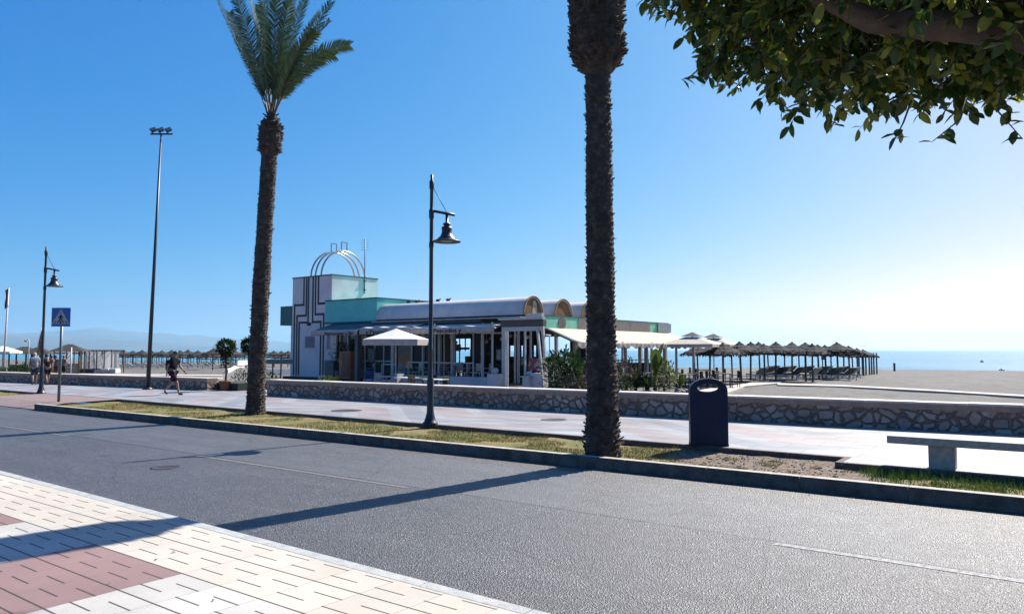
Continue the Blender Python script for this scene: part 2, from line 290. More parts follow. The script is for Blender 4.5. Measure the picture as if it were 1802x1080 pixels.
# ------------------------------------------------------------------ mesh builder
class MB:
    def __init__(s): s.v = []; s.f = []; s.mi = []; s.M = Matrix.Identity(4); s.m = 0; s.sm = []
    def add(s, vs, fs, smooth=False):
        k = len(s.v); s.v += [s.M @ Vector(p) for p in vs]; s.f += [tuple(i + k for i in f) for f in fs]
        s.mi += [s.m] * len(fs); s.sm += [smooth] * len(fs); return s
    def box(s, x0, y0, z0, x1, y1, z1):
        return s.add([(x0, y0, z0), (x1, y0, z0), (x1, y1, z0), (x0, y1, z0), (x0, y0, z1), (x1, y0, z1), (x1, y1, z1), (x0, y1, z1)],
                     [(0, 3, 2, 1), (4, 5, 6, 7), (0, 1, 5, 4), (1, 2, 6, 5), (2, 3, 7, 6), (3, 0, 4, 7)])
    def cb(s, c, sx, sy, sz): return s.box(c[0] - sx / 2, c[1] - sy / 2, c[2] - sz / 2, c[0] + sx / 2, c[1] + sy / 2, c[2] + sz / 2)
    def tube(s, pts, rad, n=8, smooth=True, caps=True):
        pts = [Vector(p) for p in pts]
        if isinstance(rad, (int, float)): rad = [rad] * len(pts)
        vs = []; up = None
        for i, p in enumerate(pts):
            d = (pts[min(i + 1, len(pts) - 1)] - pts[max(i - 1, 0)]).normalized()
            if up is None: up = Vector((0, 0, 1)) if abs(d.z) < .9 else Vector((1, 0, 0))
            a = d.cross(up).normalized(); b = a.cross(d).normalized(); up = b
            for k in range(n):
                t = 2 * math.pi * k / n; vs.append(p + (a * math.cos(t) + b * math.sin(t)) * rad[i])
        fs = [(i * n + k, i * n + (k + 1) % n, (i + 1) * n + (k + 1) % n, (i + 1) * n + k) for i in range(len(pts) - 1) for k in range(n)]
        s.add(vs, fs, smooth)
        if caps:
            k0 = len(s.v) - len(vs)
            s.f += [tuple(k0 + n - 1 - k for k in range(n)), tuple(k0 + (len(pts) - 1) * n + k for k in range(n))]; s.mi += [s.m] * 2; s.sm += [False] * 2
        return s
    def bar(s, a, b, wd, ht):
        a = Vector(a); b = Vector(b); d = (b - a).normalized(); up = Vector((0, 0, 1)) if abs(d.z) < .95 else Vector((0, 1, 0))
        x = d.cross(up).normalized() * wd / 2; y = x.cross(d).normalized() * ht / 2
        return s.add([a - x - y, a + x - y, a + x + y, a - x + y, b - x - y, b + x - y, b + x + y, b - x + y],
                     [(0, 1, 2, 3), (4, 7, 6, 5), (0, 4, 5, 1), (1, 5, 6, 2), (2, 6, 7, 3), (3, 7, 4, 0)])
    def lathe(s, prof, n=24, c=(0, 0, 0), smooth=True):
        vs = [(c[0] + r * math.cos(2 * math.pi * k / n), c[1] + r * math.sin(2 * math.pi * k / n), c[2] + z) for r, z in prof for k in range(n)]
        fs = [(i * n + k, i * n + (k + 1) % n, (i + 1) * n + (k + 1) % n, (i + 1) * n + k) for i in range(len(prof) - 1) for k in range(n)]
        return s.add(vs, fs, smooth)
    def prism(s, pts, z0, z1):
        n = len(pts)
        return s.add([(p[0], p[1], z0) for p in pts] + [(p[0], p[1], z1) for p in pts],
                     [tuple(range(n - 1, -1, -1)), tuple(range(n, 2 * n))] + [(i, (i + 1) % n, n + (i + 1) % n, n + i) for i in range(n)])
    def ball(s, c, r, n=8, m=6, sq=(1, 1, 1), jit=0):
        vs = [(c[0], c[1], c[2] - r * sq[2])]
        for i in range(1, m):
            a = math.pi * i / m
            for k in range(n):
                t = 2 * math.pi * k / n; q = 1 + random.uniform(-jit, jit)
                vs.append((c[0] + r * sq[0] * q * math.sin(a) * math.cos(t), c[1] + r * sq[1] * q * math.sin(a) * math.sin(t), c[2] - r * sq[2] * q * math.cos(a)))
        vs.append((c[0], c[1], c[2] + r * sq[2])); L = len(vs) - 1
        fs = [(0, 1 + (k + 1) % n, 1 + k) for k in range(n)] + [(1 + (m - 2) * n + k, 1 + (m - 2) * n + (k + 1) % n, L) for k in range(n)]
        fs += [(1 + i * n + k, 1 + i * n + (k + 1) % n, 1 + (i + 1) * n + (k + 1) % n, 1 + (i + 1) * n + k) for i in range(m - 2) for k in range(n)]
        return s.add(vs, fs, jit == 0)
    def build(s, name, mats, parent=None, bevel=0, loc=None, rz=0):
        me = bpy.data.meshes.new(name); me.from_pydata([tuple(p) for p in s.v], [], s.f)
        for m in (mats if isinstance(mats, (list, tuple)) else [mats]): me.materials.append(m)
        me.polygons.foreach_set('material_index', s.mi); me.polygons.foreach_set('use_smooth', s.sm); me.update()
        o = bpy.data.objects.new(name, me); C.objects.link(o)
        if parent: o.parent = parent
        if loc is not None: o.location = loc
        o.rotation_euler.z = rz
        if bevel:
            b = o.modifiers.new('bevel', 'BEVEL'); b.width = bevel; b.segments = 2; b.limit_method = 'ANGLE'
        return o
def tag(o, label=None, cat=None, group=None, kind=None):
    if label: o['label'] = label
    if cat: o['category'] = cat
    if group: o['group'] = group
    if kind: o['kind'] = kind
    return o
def empty(name, loc=(0, 0, 0), rz=0, **k):
    o = bpy.data.objects.new(name, None); C.objects.link(o); o.location = loc; o.rotation_euler.z = rz
    o.empty_display_size = .2; return tag(o, **k)
KIDS = {}
def copy_tree(o, loc=None, rz=None, label=None, parent=None, group=None):
    c = o.copy(); C.objects.link(c)
    if parent: c.parent = parent
    if loc is not None: c.location = loc
    if rz is not None: c.rotation_euler.z = rz
    if label: c['label'] = label
    if group: c['group'] = group
    for ch in list(o.children): copy_tree(ch, parent=c)
    return c
def struct(o): o['kind'] = 'structure'; return o

# ------------------------------------------------------------------ ground
ZN, ZK, ZV, ZP = .15, .19, .115, .2
def sandz(p):
    r, w_ = toR(p); l = -r
    sh = SHW + (l) * SHS
    z = .06 - .012 * max(0, min(w_, sh) - 50) - .0045 * max(0, min(l - 20, 90))
    if w_ > sh: z -= (w_ - sh) * .08
    return max(z, -4)
a_, b_ = G(1540, 654.2, -1.25), G(1802, 657.8, -1.25)
ra, wa = toR(a_); rb, wb = toR(b_); SHS = (wa - wb) / (rb - ra); SHW = wa + ra * SHS
def nearw(l): return 4.33 + .0162 * (l - 2.6)
def farw(l): return 10.86 - .0175 * l if l < 40 else 10.16 - .004 * (l - 40)
def edgw(l): return 13.12
def strip(name, m, ls, f0, f1, z, zf=None):       # sheet in the road frame between two edges
    mb = MB()
    vs = []; fs = []
    for i, l in enumerate(ls):
        vs += [(-l, f0(l), z), (-l, f1(l), z)]
    fs = [(2 * i, 2 * i + 2, 2 * i + 3, 2 * i + 1) for i in range(len(ls) - 1)]
    fs = [tuple(reversed(f)) for f in fs]
    mb.add(vs, fs); return mb
LS = [-60, -30, -15, -8, -4, 0, 2, 4, 6, 8, 10, 12, 14, 16, 18, 20, 22, 24, 26, 28, 30, 33, 36, 40, 50, 60, 80, 120, 200]
# wide base ground = sand, with relief, reaching under the sea
mb = MB()
rs = [-30 - 0] ; 
rr = [-700, -500, -350, -250] + [-200 + 6 * i for i in range(20)] + [-80 + 1.2 * i for i in range(134)] + [85, 100, 130, 180, 260, 400, 700]
ww = [13.0, 17.0] + [18.4 + 1.2 * i for i in range(84)] + [122, 130, 140, 160, 200]
for i, r_ in enumerate(rr):
    for w_ in ww:
        p = fromR(r_, w_); z = sandz(p) + (.05 * nz(r_, w_, 0, .35) + .025 * nz(r_, w_, 3, 1.1)) * (1 if w_ > 20 else 0)
        mb.v.append(Vector((r_, w_, z - .02)))
n_ = len(ww)
for i in range(len(rr) - 1):
    for j in range(n_ - 1):
        mb.f.append((i * n_ + j, (i + 1) * n_ + j, (i + 1) * n_ + j + 1, i * n_ + j + 1)); mb.mi.append(0); mb.sm.append(True)
struct(mb.build('sand', MATS['sand'], rz=RA))
mb = MB(); mb.add([(-30000, -400, 0), (30000, -400, 0), (30000, 40000, 0), (-30000, 40000, 0)], [(0, 1, 2, 3)])
# sea lies in front of the shoreline only
mb = MB(); e = [(-400, SHW + 400 * SHS - 8), (700, SHW - 700 * SHS - 8), (20000, SHW), (20000, 26000), (-26000, 26000), (-26000, 400)]
mb.add([(x, y, -1.25) for x, y in e], [tuple(range(6))]); struct(mb.build('sea', MATS['sea_water'], rz=RA))
# base earth below streets
mb = MB(); mb.add([(-26000, -26000, -.1), (20000, -26000, -.1), (20000, 13.3, -.1), (-26000, 13.3, -.1)], [(0, 1, 2, 3)])
mb.add([(-26000, 13.3, -.1), (-690, 13.3, -.1), (-690, 600, -.1), (-26000, 600, -.1)], [(0, 1, 2, 3)])
struct(mb.build('ground', mat('earth', (.2, .17, .13), .95, col2=(.14, .13, .08), scale=.05), rz=RA))
struct(strip('road', None, LS, lambda l: nearw(l) - .05, lambda l: farw(l) + .05, 0).build('road', MATS['asphalt'], rz=RA))
m = MB()
for d0, d1 in ((-3.2, 2.35), (7.45, 12.95), (18.2, 23.7), (29, 34.5), (40, 45.5)):
    m.m = 0 if d0 < 0 else 1
    m.add([(-d0, 7.64, .004), (-d0, 7.74, .004), (-d1, 7.74 + .004, .004), (-d1, 7.64, .004)], [(0, 1, 2, 3)])
struct(m.build('road_marking', [PAINTL, mat('worn_line_paint', (.24, .235, .235), .8, col2=(.14, .138, .14), scale=16, mix=(.4, .6))], rz=RA))
# near pavement and kerb
struct(strip('p', None, LS, lambda l: -8, lambda l: nearw(l) - .13, ZN).build('pavement', MATS['pavement_tiles'], rz=RA))
def kerb_run(name, l0, l1, step, wf, wd, z0, z1, m, bev=.008, gap=.0025):
    k = MB(); l = l0
    while l < l1 - .01:
        e_ = min(l + step, l1)
        a, b = wf(l), wf(e_)
        k.add([(-l - gap, a, z0), (-e_ + gap, b, z0), (-e_ + gap, b + wd, z0), (-l - gap, a + wd, z0),
               (-l - gap, a, z1), (-e_ + gap, b, z1), (-e_ + gap, b + wd, z1), (-l - gap, a + wd, z1)],
              [(0, 1, 2, 3), (4, 7, 6, 5), (0, 4, 5, 1), (1, 5, 6, 2), (2, 6, 7, 3), (3, 7, 4, 0)])
        k.mi[-4] = 1  # road-side face gets the painted-shade slot
        l = e_
    return struct(k.build(name, [m, KERBSHADE if m is CONC else m], rz=RA, bevel=bev))
kerb_run('near_kerb', -20, 90, 1.0, lambda l: nearw(l) - .13, .13, -.05, ZN + .002, KERBN, gap=.003)
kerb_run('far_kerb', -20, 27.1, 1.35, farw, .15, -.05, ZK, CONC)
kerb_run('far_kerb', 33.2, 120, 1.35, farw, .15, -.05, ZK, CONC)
# crossing ramp of pink slabs
k = MB(); k.add([(-27.1, farw(27) + .0, .02), (-33.2, farw(33) + .0, .02), (-33.2, farw(33) + .9, .16), (-33.2, 13.12, ZP - .004), (-27.1, 13.12, ZP - .004), (-27.1, farw(27) + .9, .16)], [(0, 5, 2, 1), (5, 4, 3, 2)])
struct(k.build('crossing_ramp', mat('pink_pavers', (.38, .27, .25), .85, col2=(.30, .22, .21), scale=3), rz=RA))
# verge sheet with small relief
def verge(l0, l1, name):
    k = MB(); nl = int((l1 - l0) / .25); nw = 12
    for i in range(nl + 1):
        l = l0 + (l1 - l0) * i / nl
        for j in range(nw + 1):
            w_ = farw(l) + .13 + (13.1 - farw(l) - .13) * j / nw
            k.v.append(Vector((-l, w_, ZV + .03 * nz(l, w_, 5, 1.3) + .02 * nz(l, w_, 9, 4))))
    for i in range(nl):
        for j in range(nw):
            q = i * (nw + 1) + j; k.f.append((q, q + 1, q + nw + 2, q + nw + 1)); k.mi.append(0); k.sm.append(True)
    return struct(k.build(name, MATS['verge_soil'], rz=RA))
verge(-20, 27.1, 'verge'); verge(33.2, 120, 'verge')
# edging and promenade; right of the bench the paving steps out towards the road
kerb_run('edging', 2.75, 27.1, 1.0, lambda l: 13.06, .1, 0, ZP + .004, EDG, gap=.004)
kerb_run('edging', 33.2, 120, 1.0, lambda l: 13.06, .1, 0, ZP + .004, EDG, gap=.004)
kerb_run('edging', -20, 2.75, 1.0, lambda l: 12.42, .1, 0, ZP + .004, EDG, gap=.004)
k = MB(); k.box(-2.75 - .1, 12.42, 0, -2.75 - .004, 13.155, ZP + .006); struct(k.build('edging', EDG, rz=RA, bevel=.008))
WP = [(-20, 19.2), (.5, 18.75), (4, 18.4), (12, 18.05), (22, 17.75), (24.8, 17.65), (30, 18.3), (47, 16.4), (70, 15.5), (120, 15.0)]
def wallw(l):
    for (a, x), (b, y) in zip(WP, WP[1:]):
        if l <= b: return x + (y - x) * (l - a) / (b - a)
    return WP[-1][1]
PL = [-60, -20, 0, 2.75, 4, 8, 12, 16, 20, 24.8, 27, 30, 35, 40, 47, 55, 70, 90, 120, 200]
k = strip('p', None, PL, lambda l: 13.155, lambda l: wallw(l) + .9 + (2.2 if 24.9 < l < 29.9 else 0), ZP)
k.add([(20, 12.515, ZP), (20, 13.155, ZP), (-2.75, 13.155, ZP), (-2.75, 12.515, ZP)], [(3, 2, 1, 0)])
k.f[-1] = tuple(reversed(k.f[-1])); struct(k.build('promenade', MATS['promenade_slabs'], rz=RA))
# manhole covers
def manhole(px, py, z, rx, label):
    p = G(px, py, z); k = MB(); k.lathe([(0, .0), (rx, 0), (rx, .003), (rx * .88, .003), (rx * .86, .001), (0, .001)], 28)
    k.box(-rx * .5, -.015, .001, rx * .5, .015, .003); tag(k.build('manhole_cover', IRON, loc=p), label, 'manhole cover')
manhole(292, 822, .003, .24, 'round dark manhole cover in the near lane of the road')
manhole(975, 738, ZP + .003, .34, 'round iron cover on promenade slabs nearest the large palm trunk')
manhole(610, 722, ZP + .003, .45, 'wide iron cover on promenade slabs left of the front street lamp')
manhole(1128, 729, ZP + .003, .3, 'small iron cover on promenade just right of the large palm trunk')

# ------------------------------------------------------------------ low stone walls
def wall(name, ls, label, h=.60, th=.45):
    root = empty(name, fromR(-ls[0], wallw(ls[0]), ZP), 0, label=label, cat='wall')
    Minv = Matrix.Translation(-root.location)
    def sweep(prof, m, nm, bev=0):
        k = MB(); k.M = Minv @ MR; n = len(prof); vs = []
        for l in ls:
            for (dy, z) in prof: vs.append((-l, wallw(l) + dy, z))
        fs = [(i * n + j, i * n + (j + 1) % n, (i + 1) * n + (j + 1) % n, (i + 1) * n + j) for i in range(len(ls) - 1) for j in range(n)]
        fs += [tuple(range(n - 1, -1, -1)), tuple((len(ls) - 1) * n + j for j in range(n))]
        k.add(vs, fs); return k.build(nm, m, root, bevel=bev)
    sweep([(0, -.1), (th, -.1), (th, h - .15 + ZP), (0, h - .15 + ZP)], MATS['rubble_stone'], 'stonework')
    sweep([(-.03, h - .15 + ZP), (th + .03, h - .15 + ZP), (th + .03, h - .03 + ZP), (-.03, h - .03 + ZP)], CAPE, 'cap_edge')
    k = MB(); k.M = Minv @ MR; l = ls[0]; rn = random.Random(len(ls))
    while l < ls[-1] - .05:
        e_ = min(l + .98, ls[-1]); o_ = rn.uniform(-.008, .008); zz = rn.uniform(-.004, .004); a, b = wallw(l) + o_, wallw(e_) + o_
        q = [(-l - .005, a - .04), (-e_ + .005, b - .04), (-e_ + .005, b + th + .04), (-l - .005, a + th + .04)]
        k.add([(x, y, h - .03 + ZP) for x, y in q] + [(x, y, h + .015 + ZP + zz) for x, y in q], [(0, 1, 2, 3), (4, 7, 6, 5), (0, 4, 5, 1), (1, 5, 6, 2), (2, 6, 7, 3), (3, 7, 4, 0)]); l = e_
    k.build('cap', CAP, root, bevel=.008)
wall('stone_wall', [-20, -10, -5, .5, 2, 4, 6, 8, 10, 12, 14, 16, 18, 20, 22, 24.8], 'low rubble stone seat wall running right from the palm past the restaurant')
wall('stone_wall', [30, 33, 36, 40, 47, 55, 70, 90, 120], 'low rubble stone wall behind the walkers at far left', .52)

# ------------------------------------------------------------------ paths on the sand
def sandpoly(pts, name, m, dz=.05):
    k = MB(); vs = []
    for px, py in pts:
        p = G(px, py, .06); p.z = sandz(p) + dz; vs.append(p)
    n = len(vs); k.add(vs + [p - Vector((0, 0, .12)) for p in vs], [tuple(range(n)), tuple(range(2 * n - 1, n - 1, -1))] + [(i, n + i, n + (i + 1) % n, (i + 1) % n) for i in range(n)])
    return struct(k.build(name, m))
sandpoly([(1190, 700), (1240, 686), (1306, 677), (1340, 671), (1382, 671.5), (1368, 675.5), (1310, 681), (1262, 700)], 'path', PATH)
sandpoly([(1368, 675), (1480, 678.6), (1640, 687), (1802, 696.5), (1990, 708), (1990, 713), (1802, 699.5), (1640, 689.5), (1480, 681.2), (1368, 678.5)], 'path', PATH, .055)
sandpoly([(-60, 650), (120, 652.5), (395, 656), (395, 658.3), (120, 655), (-60, 652.5)], 'path', PATH, .02)
sandpoly([(-60, 655.5), (200, 659.5), (392, 661), (392, 664), (200, 662), (-60, 658)], 'path', PATH, .025)

# ------------------------------------------------------------------ hills across the bay
def hills(name, Y, prof, dep, seed):
    k = MB(); n = 160; m_ = 10; x0, x1 = prof[0][0], prof[-1][0]
    for j in range(m_ + 1):
        for i in range(n + 1):
            px = x0 + (x1 - x0) * i / n
            for (a, ya), (b, yb) in zip(prof, prof[1:]):
                if px <= b: y = ya + (yb - ya) * (px - a) / (b - a); break
            H = (616 - y) / F * Y
            f = math.sin(math.pi * j / m_)
            z = H * f * (1 + .05 * nz(px, j * 30, seed, .02) + .03 * nz(px, j * 40, seed, .07)) + (0 if j in (0, m_) else H * .10 * nz(px, j * 60, seed + 4, .03))
            d = dep * (j / m_ - .5)
            k.v.append(Vector(((px - CX) / F * (Y + d), Y + d, -2 + z)))
    for j in range(m_):
        for i in range(n):
            q = j * (n + 1) + i; k.f.append((q, q + 1, q + n + 2, q + n + 1)); k.mi.append(0); k.sm.append(True)
    return struct(k.build(name, MATS['hill_scrub']))
hills('hills', 9500, [(-500, 588), (-250, 592), (-60, 589), (60, 591), (140, 594), (230, 600), (330, 606), (420, 611), (520, 616)], 1800, 1)
hills('hills', 13500, [(-500, 570), (-150, 580), (40, 586), (110, 581), (170, 577), (230, 583), (320, 588), (420, 596), (560, 605), (700, 616)], 2600, 2)

# ------------------------------------------------------------------ palms
def palm_trunk(H, rad, seed, boots, bs=.085):
    """trunk lathe with a spiral of leaf-base scars, and a swollen head of cut boots"""
    rnd = random.Random(seed); k = MB(); n = 72; rings = int(H / .016); cols = 11
    for i in range(rings + 1):
        z = H * i / rings; r0 = rad(z)
        row = z / bs
        for j in range(n):
            t = j / n
            row = z / bs + .35 * nz(math.cos(t * 6.28), math.sin(t * 6.28), z, 1.3); u = t * cols + .5 * (math.floor(row) % 2); fr = row - math.floor(row); q = abs((u % 1) - .5) * 2
            cell = rnd_cell(math.floor(u) % cols, math.floor(row), seed)
            lip = max(0, 1 - q * q) * (fr ** 1.5)                       # scar lips point upwards
            r = r0 * (1 + .10 * lip * (.4 + cell) - .03 * (1 - lip) + .09 * nz(math.cos(t * 6.28) * 1.6, math.sin(t * 6.28) * 2, z * 3 + seed, 1) + .05 * nz(math.cos(t * 6.28) * 7, math.sin(t * 6.28) * 7, z * 11, 1))
            k.v.append(Vector((r * math.cos(t * 2 * math.pi), r * math.sin(t * 2 * math.pi), z)))
    for i in range(rings):
        for j in range(n):
            k.f.append((i * n + j, i * n + (j + 1) % n, (i + 1) * n + (j + 1) % n, (i + 1) * n + j)); k.mi.append(0); k.sm.append(True)
    for (z0, z1, rr, cnt, ln) in boots:
        for b in range(cnt):
            a = rnd.uniform(0, 6.283); z = rnd.uniform(z0, z1); r = rr(z); L = rnd.uniform(.5, 1) * ln; wd = rnd.uniform(.5, 1) * ln * .38
            o = Vector((math.cos(a), math.sin(a), 0)); s_ = Vector((-o.y, o.x, 0)); up = Vector((0, 0, 1)); tl = rnd.uniform(.25, 1.1)
            d = (o * 1 + up * tl).normalized(); p = o * (r - ln * .35) + up * z; e = p + d * L; nn = d.cross(s_)
            k.add([p - s_ * wd, p + s_ * wd, p + nn * wd * .8, e - s_ * wd * .7, e + s_ * wd * .7, e + nn * wd * .5], [(0, 1, 4, 3), (1, 2, 5, 4), (2, 0, 3, 5), (3, 4, 5)])
    return k
def rnd_cell(a, b, s): return (math.sin(a * 127.1 + b * 311.7 + s * 17.3) * 43758.5453) % 1
def frond(parent, base, ctrl, L=1.0, n=46, leaf=.42, seed=0, rad=.02, start=.2, twist=0, droop=.12, w_=.013):
    """pinnate frond: a stem along a bezier and paired leaflets"""
    rnd = random.Random(seed); P = [Vector(base)] + [Vector(c) for c in ctrl]
    def bz(t): return P[0] * (1 - t) ** 3 + P[1] * 3 * t * (1 - t) ** 2 + P[2] * 3 * t * t * (1 - t) + P[3] * t ** 3
    pts = [bz(i / 14) for i in range(15)]
    k = MB(); k.m = 0; k.tube(pts, [rad * (1 - .8 * i / 14) for i in range(15)], 5); k.m = 1
    side0 = Vector((rnd.uniform(-1, 1), rnd.uniform(-1, 1), rnd.uniform(-.2, .2)))
    for i in range(n):
        t = start + (1 - start) * i / n; p = bz(t); d = (bz(min(1, t + .01)) - bz(t - .01)).normalized()
        up = Vector((0, 0, 1)) - d * d.z
        if up.length < .2: up = side0 - d * side0.dot(d)
        up.normalize(); sd = d.cross(up); c_, s_ = math.cos(twist), math.sin(twist); sd, up = sd * c_ + up * s_, up * c_ - sd * s_
        ll = leaf * (.35 + .65 * math.sin(math.pi * min(1, (t - start) / (1 - start) * .8 + .14))) * rnd.uniform(.85, 1.1)
        for sg in (-1, 1):
            dr = (sd * sg * rnd.uniform(.62, .8) + d * rnd.uniform(.6, .8) + up * rnd.uniform(.1, .35)).normalized()
            mid = p + dr * ll * .55; end = p + dr * ll + Vector((0, 0, -droop * ll))
            wv = dr.cross(up).normalized() * w_ * rnd.uniform(.8, 1.2)
            k.add([p - wv * .6, p + wv * .6, mid + wv, mid - wv, end], [(0, 1, 2, 3), (3, 2, 4)])
    return k.build('frond', [RACH, FROND], parent)
# palm on the left: trunk leans slightly right
pb = G(449, 729, ZV); pb.z = ZV - .03
palm = empty('palm_tree', pb, label='slender date palm with green V-shaped crown on the verge left of the restaurant tower', cat='palm tree', group='palms on the verge')
def r1(z): return .245 + .05 * math.exp(-z / .35) - .004 * z if z < 7.55 else .215 + .11 * math.sin(math.pi * min(1, max(0, (z - 7.55) / 1.05))) ** .6
tk = palm_trunk(8.5, r1, 3, [(7.6, 8.45, lambda z: .31, 230, .15), (8.35, 8.75, lambda z: .22, 50, .16), (0.1, 7.5, lambda z: r1(z) + .005, 300, .12), (0, 1.0, lambda z: r1(z) + .01, 40, .14)])
H1 = 8.5
lean = Vector((.30, 0, 0))
for v in tk.v: v += lean * (v.z / H1) ** 1.3
tk.build('trunk', MATS['palm_bark'], palm)
top = Vector((.30, 0, 8.45))
Yp = pb.y
def imgp(px, py, dy=0): return at(px, py, Yp + dy) - pb
FR = [((418, 88), (379, -6), 0.3), ((436, 60), (410, -22), -.3), ((438, 95), (404, 22), .9), ((470, 66), (462, -30), .5), ((484, 60), (486, -22), -.4), ((504, 75), (545, -14), .4),
      ((505, 70), (528, -24), -.8), ((526, 85), (584, 4), .5), ((522, 95), (580, 38), -.6), ((536, 76), (616, 80), .2), ((500, 66), (508, -10), -1.2),
      ((512, 105), (560, 26), -1.3), ((540, 92), (590, 98), .9), ((444, 118), (414, 70), .5), ((505, 100), (556, 56), -.9), ((456, 80), (436, -16), -.9), ((470, 90), (455, 10), 1.2)]
for i, (m_, e_, dy) in enumerate(FR):
    b = top + Vector((random.uniform(-.08, .08), random.uniform(-.08, .08), 0)); E = imgp(e_[0], e_[1], dy); M_ = imgp(m_[0], m_[1], dy * .6)
    c1_ = b + (M_ - b) * .45; c1_.x = b.x + (c1_.x - b.x) * .45; c2_ = M_ + (E - M_) * .25
    frond(palm, b, [c1_, c2_, E], n=96, leaf=.45, seed=i, start=.25, w_=.014, rad=.026, twist=random.choice((-1, 1)) * random.uniform(.55, 1.35))
# big palm in front: its crown stands above the picture
qb = G(1061, 804, ZV); qb.z = ZV - .03
palm2 = empty('palm_tree', qb, label='massive rough palm trunk standing by the kerb, its crown above the frame', cat='palm tree', group='palms on the verge')
def r2(z): return .268 + .055 * math.exp(-z / .5) - .0085 * z if z < 6.75 else .20 + .26 * min(1, (z - 6.75) / .35) ** .7 - .03 * max(0, z - 8.2)
tk = palm_trunk(9.0, r2, 5, [(6.85, 7.1, lambda z: .40, 90, .17), (7.0, 8.9, lambda z: .47, 900, .14), (0.05, 6.7, lambda z: r2(z) + .005, 520, .085), (0.0, 1.4, lambda z: r2(z) + .015, 90, .16), (1.4, 6.5, lambda z: r2(z), 120, .12)], .085)
for v in tk.v: v += Vector((-.06, 0, 0)) * (v.z / 9) * 1.0
tk.build('trunk', MATS['palm_bark'], palm2)
for i in range(26):
    a = i * 2.4; el = .5 + (i % 5) * .28; b = Vector((.15 * math.cos(a), .15 * math.sin(a), 8.9)); L = 3.6
    h = Vector((math.cos(a), math.sin(a), 0)); e = b + h * L * math.cos(el) * .9 + Vector((0, 0, L * math.sin(el) * .75))
    frond(palm2, b, [b + h * .5 + Vector((0, 0, 1.2)), b + h * L * .5 + Vector((0, 0, L * math.sin(el) * .9 + .4)), e], n=44, leaf=.45, seed=50 + i, start=.2)

# ------------------------------------------------------------------ verge grass
def blades(spec, name, m, label=None):
    k = MB()
    for (l0, l1, w0, w1, cnt, h, tilt) in spec:
        for _ in range(cnt):
            l = random.uniform(l0, l1); w_ = random.uniform(w0(l), w1(l)) if callable(w0) else random.uniform(w0, w1)
            if nz(l, w_, 2, .9) < -.12 and h < .1: continue
            if h < .1 and -.9 < l + .0 - 2.9 + .0 < 2.6 and nz(l, w_, 0, 2) < .25 and l < 6: continue
            z = ZV + .03 * nz(l, w_, 5, 1.3) - .005; hh = h * random.uniform(.45, 1.2); a = random.uniform(0, 6.28)
            dx, dy = math.cos(a) * .006, math.sin(a) * .006; tx, ty = random.uniform(-tilt, tilt), random.uniform(-tilt, tilt)
            k.add([(-l - dx, w_ - dy, z), (-l + dx, w_ + dy, z), (-l + tx, w_ + ty, z + hh)], [(0, 1, 2)])
    return tag(k.build(name, m, rz=RA), kind='stuff')
fw_ = lambda l: farw(l) + .17
blades([(3, 12, fw_, lambda l: 13.0, 26000, .045, .03), (12, 27, fw_, lambda l: 13.0, 22000, .05, .03), (-3, 2.7, fw_, lambda l: 12.3, 9000, .05, .04), (33.5, 60, fw_, lambda l: 13.0, 6000, .06, .03)], 'grass', GRASS)
blades([(-4, 2.2, lambda l: 11.5, lambda l: 12.4, 2600, .12, .07), (-4, 1.6, lambda l: farw(l) + .4, lambda l: 12.4, 3800, .06, .04), (1.5, 2.4, 11.9, 12.38, 260, .16, .07)], 'grass', GRASSG)
k = MB()
for _ in range(70):
    l = random.uniform(1.5, 12); w_ = random.choice((random.uniform(1.2, 4.2), random.uniform(10.3, 10.75), random.uniform(10.2, 10.75))); z = ZN + .004 if w_ < 5 else .006
    a = random.uniform(0, 6.28); s_ = random.uniform(.012, .03); dx, dy = math.cos(a) * s_, math.sin(a) * s_
    k.add([(-l - dx, w_ - dy, z), (-l + dy * .4, w_ - dx * .4, z + .008), (-l + dx, w_ + dy, z + .003), (-l - dy * .4, w_ + dx * .4, z + .01)], [(0, 1, 2, 3)])
tag(k.build('fallen_leaves', DRYL, rz=RA), kind='stuff')
k = MB()
for _ in range(700):
    l = random.gauss(4.2, 1.7); w_ = random.uniform(farw(l) + .2, 12.9)
    if l < 2.6: continue
    r_ = random.uniform(.004, .022); k.ball((-l, w_, ZV + .03 * nz(l, w_, 5, 1.3) + r_ * .3), r_, 5, 4, (1, 1, .6), .2)
tag(k.build('gravel', ROCK, rz=RA), kind='stuff')

